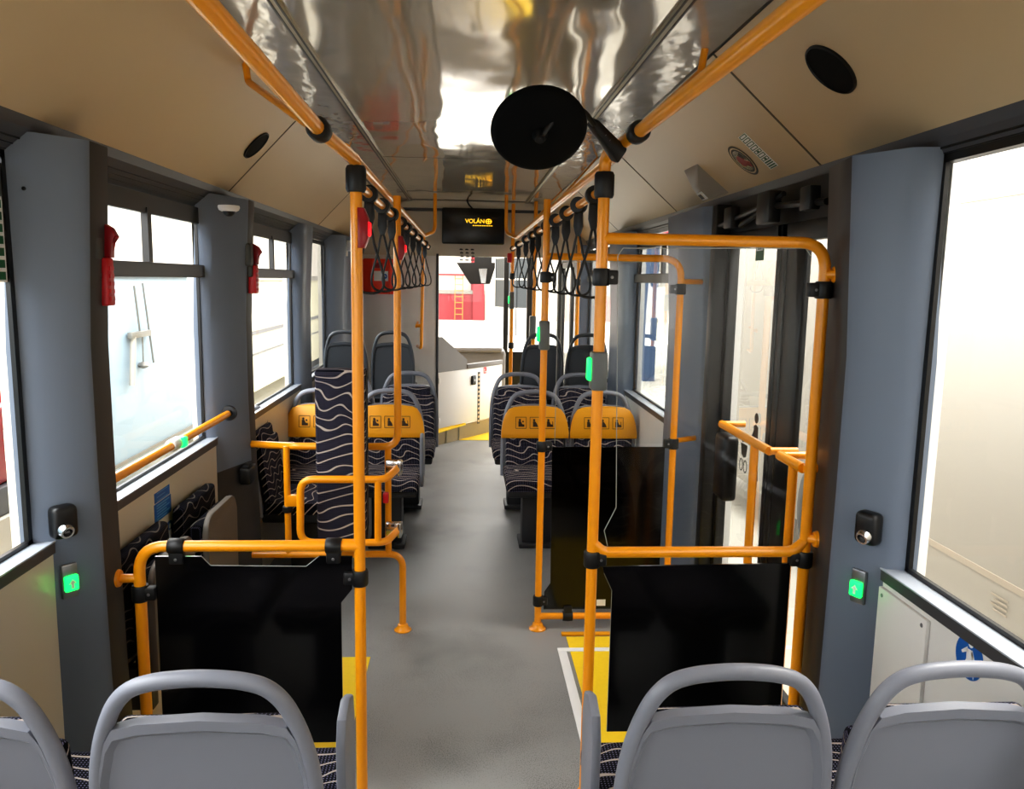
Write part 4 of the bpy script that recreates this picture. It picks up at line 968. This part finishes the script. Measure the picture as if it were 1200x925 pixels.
b = MB(); b.box((lc - .038, zc_ - .05, 0), (lc + .038, zc_ + .05, .02), .014, 3, mt); lt = b.build('latch', M['blackpl'], t)
b = MB(); b.lathe([(0, .004), (.012, .003), (.014, 0)], 14, mt @ Matrix.Translation((lc + .006, zc_, .02))); b.build('lock_barrel', M['metalgrey'], lt)
b = MB(); b.box((lc + .085, zh_ - .62, 0), (lc + .125, zh_ - .05, .002), 0, 2, mt); sp_ = b.build('striped_sticker', M['ink'], t, False)
b = MB()
for k in range(12): b.box((lc + .09, zh_ - .60 + k * .046, .002), (lc + .12, zh_ - .578 + k * .046, .0035), 0, 2, mt)
b.build('print', M['cream'], sp_, False)
b = MB(); b.box((lc + .19, zh_ - .075, 0), (lc + .245, zh_ - .005, .002), 0, 2, mt); rs = b.build('red_label', M['red'], t, False)
b = MB(); b.box((lc + .20, zh_ - .065, .002), (lc + .21, zh_ - .02, .003), 0, 2, mt); b.box((lc + .22, zh_ - .065, .002), (lc + .235, zh_ - .05, .003), 0, 2, mt); b.build('print', M['signwhite'], rs, False)
for zz in (.08, zh_ - .08):
    b = MB(); b.box((-.015, zz - .03, -.01), (.015, zz + .03, .02), .006, 2, mt); b.build('hinge', M['white'], t)
# step under the cab door
b = MB(); b.use(M['step']).prism([dA - nn * .035 + Vector((0, 0, -dA.z)), dB - nn * .035 + Vector((0, 0, -dB.z)), dB + Vector((-.2, .5, -dB.z)), Vector((-1.0, 9.3, 0)), Vector((-1.0, 8.12, 0)), Vector((-.27, 8.12, 0))], (0, 0, dA.z - .02))
b.use(M['alu'])
for f in (.15, .34): c_ = dA.lerp(dB, f) - nn * .033; b.box((c_.x - .006, c_.y - .006, 0), (c_.x + .006, c_.y + .006, dA.z - .02))
b.use(M['yellow']); e = dA + dn_ * .45; b.prism([dA + Vector((0, -.03, -.04)), e + nn * .01 + Vector((0, 0, -.02)), e + Vector((0, .03, -.015)), dA + Vector((0, .03, -.015))], (0, 0, .012))
o = b.build('cab_step', None, None, False); tag(o, 'beige step base with a yellow edge under the cab door', 'step')
# dashboard and visor
b = MB(); b.box((-1.1, 9.55, 0), (.5, 10.25, .86), .04, 3); b.box((-.2, 9.5, .84), (.45, 9.9, .9), .02)
o = b.build('dashboard', M['dash']); tag(o, 'grey dashboard under the windscreen, beyond the cab door', 'dashboard')
c = aty(566, 320, 9.3); t = thing('sun_visor', 'black tapered visor hanging in front of the windscreen', 'visor', (c.x, 9.3, c.z))
pp = [aty(535, 308, 9.3), aty(580, 308, 9.3), aty(580, 314, 9.3), aty(574, 333, 9.3), aty(551, 333, 9.3)]
b = MB(); b.prism(pp, (0, .05, 0)); b.build('blade', M['blackpl'], t, False)
pp = [aty(561, 315, 9.29), aty(571, 315, 9.29), aty(569, 332, 9.29), aty(564, 332, 9.29)]; b = MB(); b.prism(pp, (0, .008, 0)); b.build('mirror_pane', M['chrome'], t, False)
b = MB(); b.box((c.x - .1, 9.32, pp[0].z), (c.x + .1, 9.34, 2.45)); b.build('mount', M['blackpl'], t)
# front door poles
def pole(u, v0, v1, Y, label, r=.0165, rings=()):
    X = aty(u, (v0 + v1) / 2, Y).x
    t = thing('grab_pole', label, 'grab pole', (X, Y, 0), 'grab poles near the front door')
    b = MB(); b.tube([(X, Y, 0), (X, Y, 2.44)], r, 12); foot(b, X, Y); b.build('tube', M['orange'], t)
    for v in rings:
        b = MB(); clampring(b, (X, Y, aty(u, v, Y).z), (0, 0, 1), .028, .06); b.build('clamp', M['rubber'], t)
    return t
pole(599.5, 300, 440, 7.9, 'orange grab pole beside the cab door, leftmost of the front poles', .018, (324, 405))
tp = pole(626, 320, 370, 7.6, 'orange grab pole with a grey sleeve left of the red garage door frame', .018)
pole(677, 310, 390, 7.5, 'orange grab pole by the right far pillar behind the raised seats', .018, (331,))
q = aty(624, 385, 7.6); b = MB(); b.box((q.x - .03, 7.56, q.z - .1), (q.x + .03, 7.64, q.z + .12), .01); b.build('sleeve', M['sleeve'], tp)
validator(aty(599.5, 355, 7.9).x, 7.9, 342, 362, 599, -1, 'small unit with a green light on the pole beside the cab door')
q = aty(598, 303, 7.85); b = MB(); b.box((q.x - .03, 7.82, q.z - .04), (q.x + .015, 7.87, q.z + .05), .008); tag(b.build('stop_button', M['red']), 'small red stop button at the top of the pole beside the cab door', 'button')
# ------------------------------------------------------------------ outside: workshop hall, parked vehicles
b = MB(); b.box((-40, -30, -.36), (40, 48, -.30)); o = b.build('workshop_floor', M['ext_floor'], None, False); struct(o); o.name = 'floor_outside'
# white coach on the right
t = thing('parked_coach', 'large white vehicle side filling the right windows', 'vehicle', (2.35, 1.5, -.3))
b = MB(); b.box((2.35, -4.0, .05), (4.6, 8.4, 2.9), .03); b.build('body', M['ext_white'], t)
b = MB(); b.box((2.346, -4.0, 2.10), (2.35, 8.38, 2.106)); b.box((2.346, -4.0, .42), (2.35, 8.38, .45)); b.build('seam', M['ext_line'], t, False)
q = atx(1172, 700, 2.346); b = MB()
for k in range(4): b.box((2.345, q.y - .05, q.z - .008 - .022 * k), (2.347, q.y + .06 - .02 * (k % 2), q.z - .022 * k))
b.build('small_lettering', M['ext_line'], t, False)
for y in (-2.2, 4.85):
    b = MB(); b.lathe([(0, 0), (.30, 0), (.45, .05), (.48, .12), (.48, .25), (0, .25)], 32, Matrix.Translation((2.30, y, .18)) @ Matrix.Rotation(PI / 2, 4, 'Y')); b.build('wheel', M['blackpl'], t)
# pale trailer on the left
t = thing('parked_trailer', 'pale blue vehicle side with a grey rail seen through the near left windows', 'vehicle', (-2.6, 2, -.3))
b = MB(); b.box((-4.6, -2.5, .2), (-2.6, 8.5, 1.70), .02); b.build('body', M['ext_blue'], t)
b = MB(); b.box((-2.62, -2.5, 1.68), (-2.57, 8.5, 1.74)); b.box((-2.62, -2.5, .25), (-2.59, 8.5, .28)); b.build('top_rail', M['ext_grey'], t, False)
for y in (-1.0, 4.4):
    b = MB(); b.lathe([(0, 0), (.30, 0), (.45, .05), (.48, .12), (.48, .25), (0, .25)], 32, Matrix.Translation((-2.55, y, .18)) @ Matrix.Rotation(-PI / 2, 4, 'Y')); b.build('wheel', M['blackpl'], t)
t = thing('parked_trailer', 'cream vehicle side with a dark lower line seen through the third left window', 'vehicle', (-2.9, 8, -.3))
b = MB(); b.box((-4.9, 8.75, .1), (-2.9, 19, 1.66), .02); b.build('body', M['ext_cream'], t)
b = MB(); b.box((-2.93, 8.75, 1.64), (-2.87, 19, 1.72)); b.build('top_rail', M['ext_grey'], t, False)
b = MB(); b.box((-2.91, 8.75, .90), (-2.88, 19, .95)); b.box((-2.91, 8.75, .62), (-2.88, 19, .64)); b.build('lower_line', M['trim_dark'], t, False)
for y in (10.2, 16.5):
    b = MB(); b.lathe([(0, 0), (.30, 0), (.45, .05), (.48, .12), (.48, .25), (0, .25)], 32, Matrix.Translation((-2.85, y, .18)) @ Matrix.Rotation(-PI / 2, 4, 'Y')); b.build('wheel', M['blackpl'], t)
# steel bracket hanging on the trailer
X = -2.57; q = atx(165, 395, X)
t = thing('steel_bracket', 'steel bracket with two struts on the pale vehicle behind the second left window', 'bracket', q)
pp = lambda u, v: atx(u, v, X)
b = MB(); b.tube([pp(157, 335), pp(164, 390)], .008, 8); b.tube([pp(167, 332), pp(180, 425)], .008, 8); b.build('strut', M['ext_steel'], t)
b = MB(); c0, c1 = pp(152, 393), pp(175, 391); b.box((X - .02, c0.y, c0.z - .03), (X + .02, c1.y, c0.z + .02), .006); b.build('cross_bar', M['ext_steel'], t)
b = MB(); b.tube([pp(156, 395), pp(155, 452)], .022, 10); b.build('post', M['ext_white'], t)
b = MB(); q = pp(168, 428); b.lathe([(0, .03), (.03, .02), (.05, 0), (.03, -.02), (0, -.03)], 16, Matrix.Translation(q)); b.tube([pp(167, 395), q], .006, 8); b.build('weight', M['ext_steel'], t)
# red canister standing outside near left window
X = -1.62; c0, c1 = atx(-30, 465, X), atx(20, 575, X)
t = thing('red_canister', 'red container with a handle outside the nearest left window', 'container', (X, (c0.y + c1.y) / 2, c1.z))
zb_, zt_ = atx(0, 570, X).z, atx(0, 475, X).z
b = MB(); b.box((X - .28, c0.y - .1, zb_), (X, c1.y, zt_), .02, 3); b.build('body', M['red_dark'], t)
b = MB(); ym = (c0.y + c1.y) / 2 + .03; b.tube(fillet([(X - .06, ym - .12, zt_), (X - .06, ym - .06, zt_ + .06), (X - .06, ym + .08, zt_ + .06), (X - .06, ym + .12, zt_)], .04), .014, 10); b.build('handle', M['red'], t)
b = MB(); b.box((X - .30, c0.y - .12, zb_ - .1), (X + .02, c1.y + .02, zb_), .01); b.build('base', M['trim_dark'], t)
b = MB(); x_ = X + .001; y_1 = c1.y - .01; y_0 = y_1 - .05
for (ya_, za_, yb_, zb2) in ((y_0, zb_ + .08, y_0 + .006, zt_ - .09), (y_1 - .006, zb_ + .08, y_1, zt_ - .09), (y_0, zb_ + .08, y_1, zb_ + .087), (y_0, zt_ - .097, y_1, zt_ - .09), (y_0, zt_ - .13, y_1, zt_ - .125)): b.box((x_, ya_, za_), (x_ + .001, yb_, zb2))
b.build('outline_print', M['signwhite'], t, False)
b = MB(); b.box((X - .32, c0.y - .15, -.3), (X + .04, c1.y + .05, zb_ - .1)); o = b.build('canister_stand', M['ext_white'], None, False); tag(o, 'pale stand under the red container outside the nearest left window', 'stand')
# far hall wall with red bands and windows
b = MB(); b.use(M['ext_red']); b.box((-6, 40, -.3), (1.0, 40.3, 1.0)); b.box((-6, 40.02, 4.2), (12, 40.3, 5.0))
b.use(M['ext_grey']).box((-6, 39.95, 1.0), (1.0, 40.1, 1.18))
b.use(M['ext_red'])
for k in range(4): b.box((-6 + k * 2.1, 40.0, 1.0), (-5.86 + k * 2.1, 40.2, 4.2))
for z in (1.9, 3.0): b.box((-6, 40.02, z), (1.0, 40.15, z + .08))
b.use(M['ext_white']).box((-26, 40.3, -.3), (12, 40.5, 9))
b.use(M['ext_red']).box((.4, 39.8, -.3), (.95, 40.0, 4.5))
hw = b.build('wall_outside', None, None, False); struct(hw)
t = thing('folding_door', 'white folding workshop door with dark upper panes seen through the windscreen, right of the red wall', 'workshop door', (1.9, 30, -.3))
b = MB(); b.use(M['ext_white']).box((1.02, 30.4, -.3), (1.10, 30.5, 2.9))
xs = [(1.14, 30.2), (1.45, 29.4), (1.85, 29.0), (2.3, 28.8)]
for (xa, ya), (xb, yb) in zip(xs, xs[1:]):
    dx, dy = xb - xa, yb - ya
    for z0, z1 in ((-.3, .72), (1.72, 1.78), (2.5, 2.7)): b.prism([(xa, ya, z0), (xb, yb, z0), (xb, yb + .06, z0), (xa, ya + .06, z0)], (0, 0, z1 - z0))
    b.use(M['ext_dark']).box((xa, ya - .02, -.3), (xa + .025, ya + .05, 2.7)); b.use(M['ext_white'])
b.build('leaf', None, t, False)
b = MB()
for (xa, ya), (xb, yb) in zip(xs, xs[1:]): b.face([(xa, ya + .03, .7), (xb, yb + .03, .7), (xb, yb + .03, 2.55), (xa, ya + .03, 2.55)])
b.build('pane', M['ext_dark'], t, False)
q0, q1 = aty(533, 368, 39.6), aty(542, 368, 39.6)
t = thing('wall_ladder', 'yellow ladder leaning on the red wall seen through the windscreen', 'ladder', (q0.x, 39.6, -.3))
for xq in (q0.x, q1.x):
    b = MB(); b.box((xq - .018, 39.55, -.3), (xq + .018, 39.65, 1.9)); b.build('rail', M['yellow_ladder'], t, False)
for k in range(7):
    b = MB(); b.box((q0.x, 39.57, -.02 + k * .29), (q1.x, 39.63, .02 + k * .29)); b.build('rung', M['yellow_ladder'], t, False)
q = aty(762, 400, 16); b = MB(); b.box((q.x - .12, 16, -.3), (q.x + .12, 16.25, 4.5)); tag(b.build('blue_post', M['ext_post'], None, False), 'blue post of the workshop seen through the right far window', 'post')
b = MB(); b.box((6.5, 22, -.3), (6.9, 22.4, 4.5)); tag(b.build('red_column', M['ext_red'], None, False), 'red column of the workshop seen past the front door', 'column')
b = MB(); b.box((5.0, 14.0, -.3), (5.15, 19.0, 3.6)); struct(b.build('wall_hall_side', M['ext_white'], None, False))
# ------------------------------------------------------------------ light
w = bpy.data.worlds.new('world'); scn.world = w; w.use_nodes = True
bg = w.node_tree.nodes['Background']; bg.inputs[0].default_value = (1, .985, .965, 1); bg.inputs[1].default_value = 3.4
def area(name, loc, rot, sx, sy, power, col=(1, 1, 1)):
    l = bpy.data.lights.new(name, 'AREA'); l.shape = 'RECTANGLE'; l.size = sx; l.size_y = sy; l.energy = power; l.color = col
    o = bpy.data.objects.new(name, l); COL.objects.link(o); o.location = loc; o.rotation_euler = rot; return o
def aim(o, tgt): o.rotation_euler = (Vector(tgt) - o.location).to_track_quat('-Z', 'Y').to_euler()
o = area('hall_fill', (3.2, 3.0, 4.6), (0, 0, 0), 1.5, 3.0, 250, (1, .96, .9)); aim(o, (0, 3.0, .3))  # these three are unseen fill lights, added to brighten interior and vehicle sides
o = area('hall_fill', (-2.1, 1.5, 4.4), (0, 0, 0), 1.2, 4.0, 200, (.92, .97, 1)); aim(o, (-1.5, 2.0, .8))
o = area('hall_fill', (.4, 13.5, 5.5), (0, 0, 0), 3, 3, 500, (1, .97, .92)); aim(o, (.1, 7.5, .2))
o = area('cab_fill', (.1, 9.0, 2.42), (0, 0, 0), .8, .6, 22, (1, .97, .92))  # unseen fill light, added to brighten the front of the bus
scn.view_settings.view_transform = 'Standard'; scn.view_settings.look = 'Medium High Contrast'; scn.view_settings.exposure = .75
scn.cycles.max_bounces = 10; scn.cycles.transparent_max_bounces = 24; scn.cycles.sample_clamp_indirect = 6
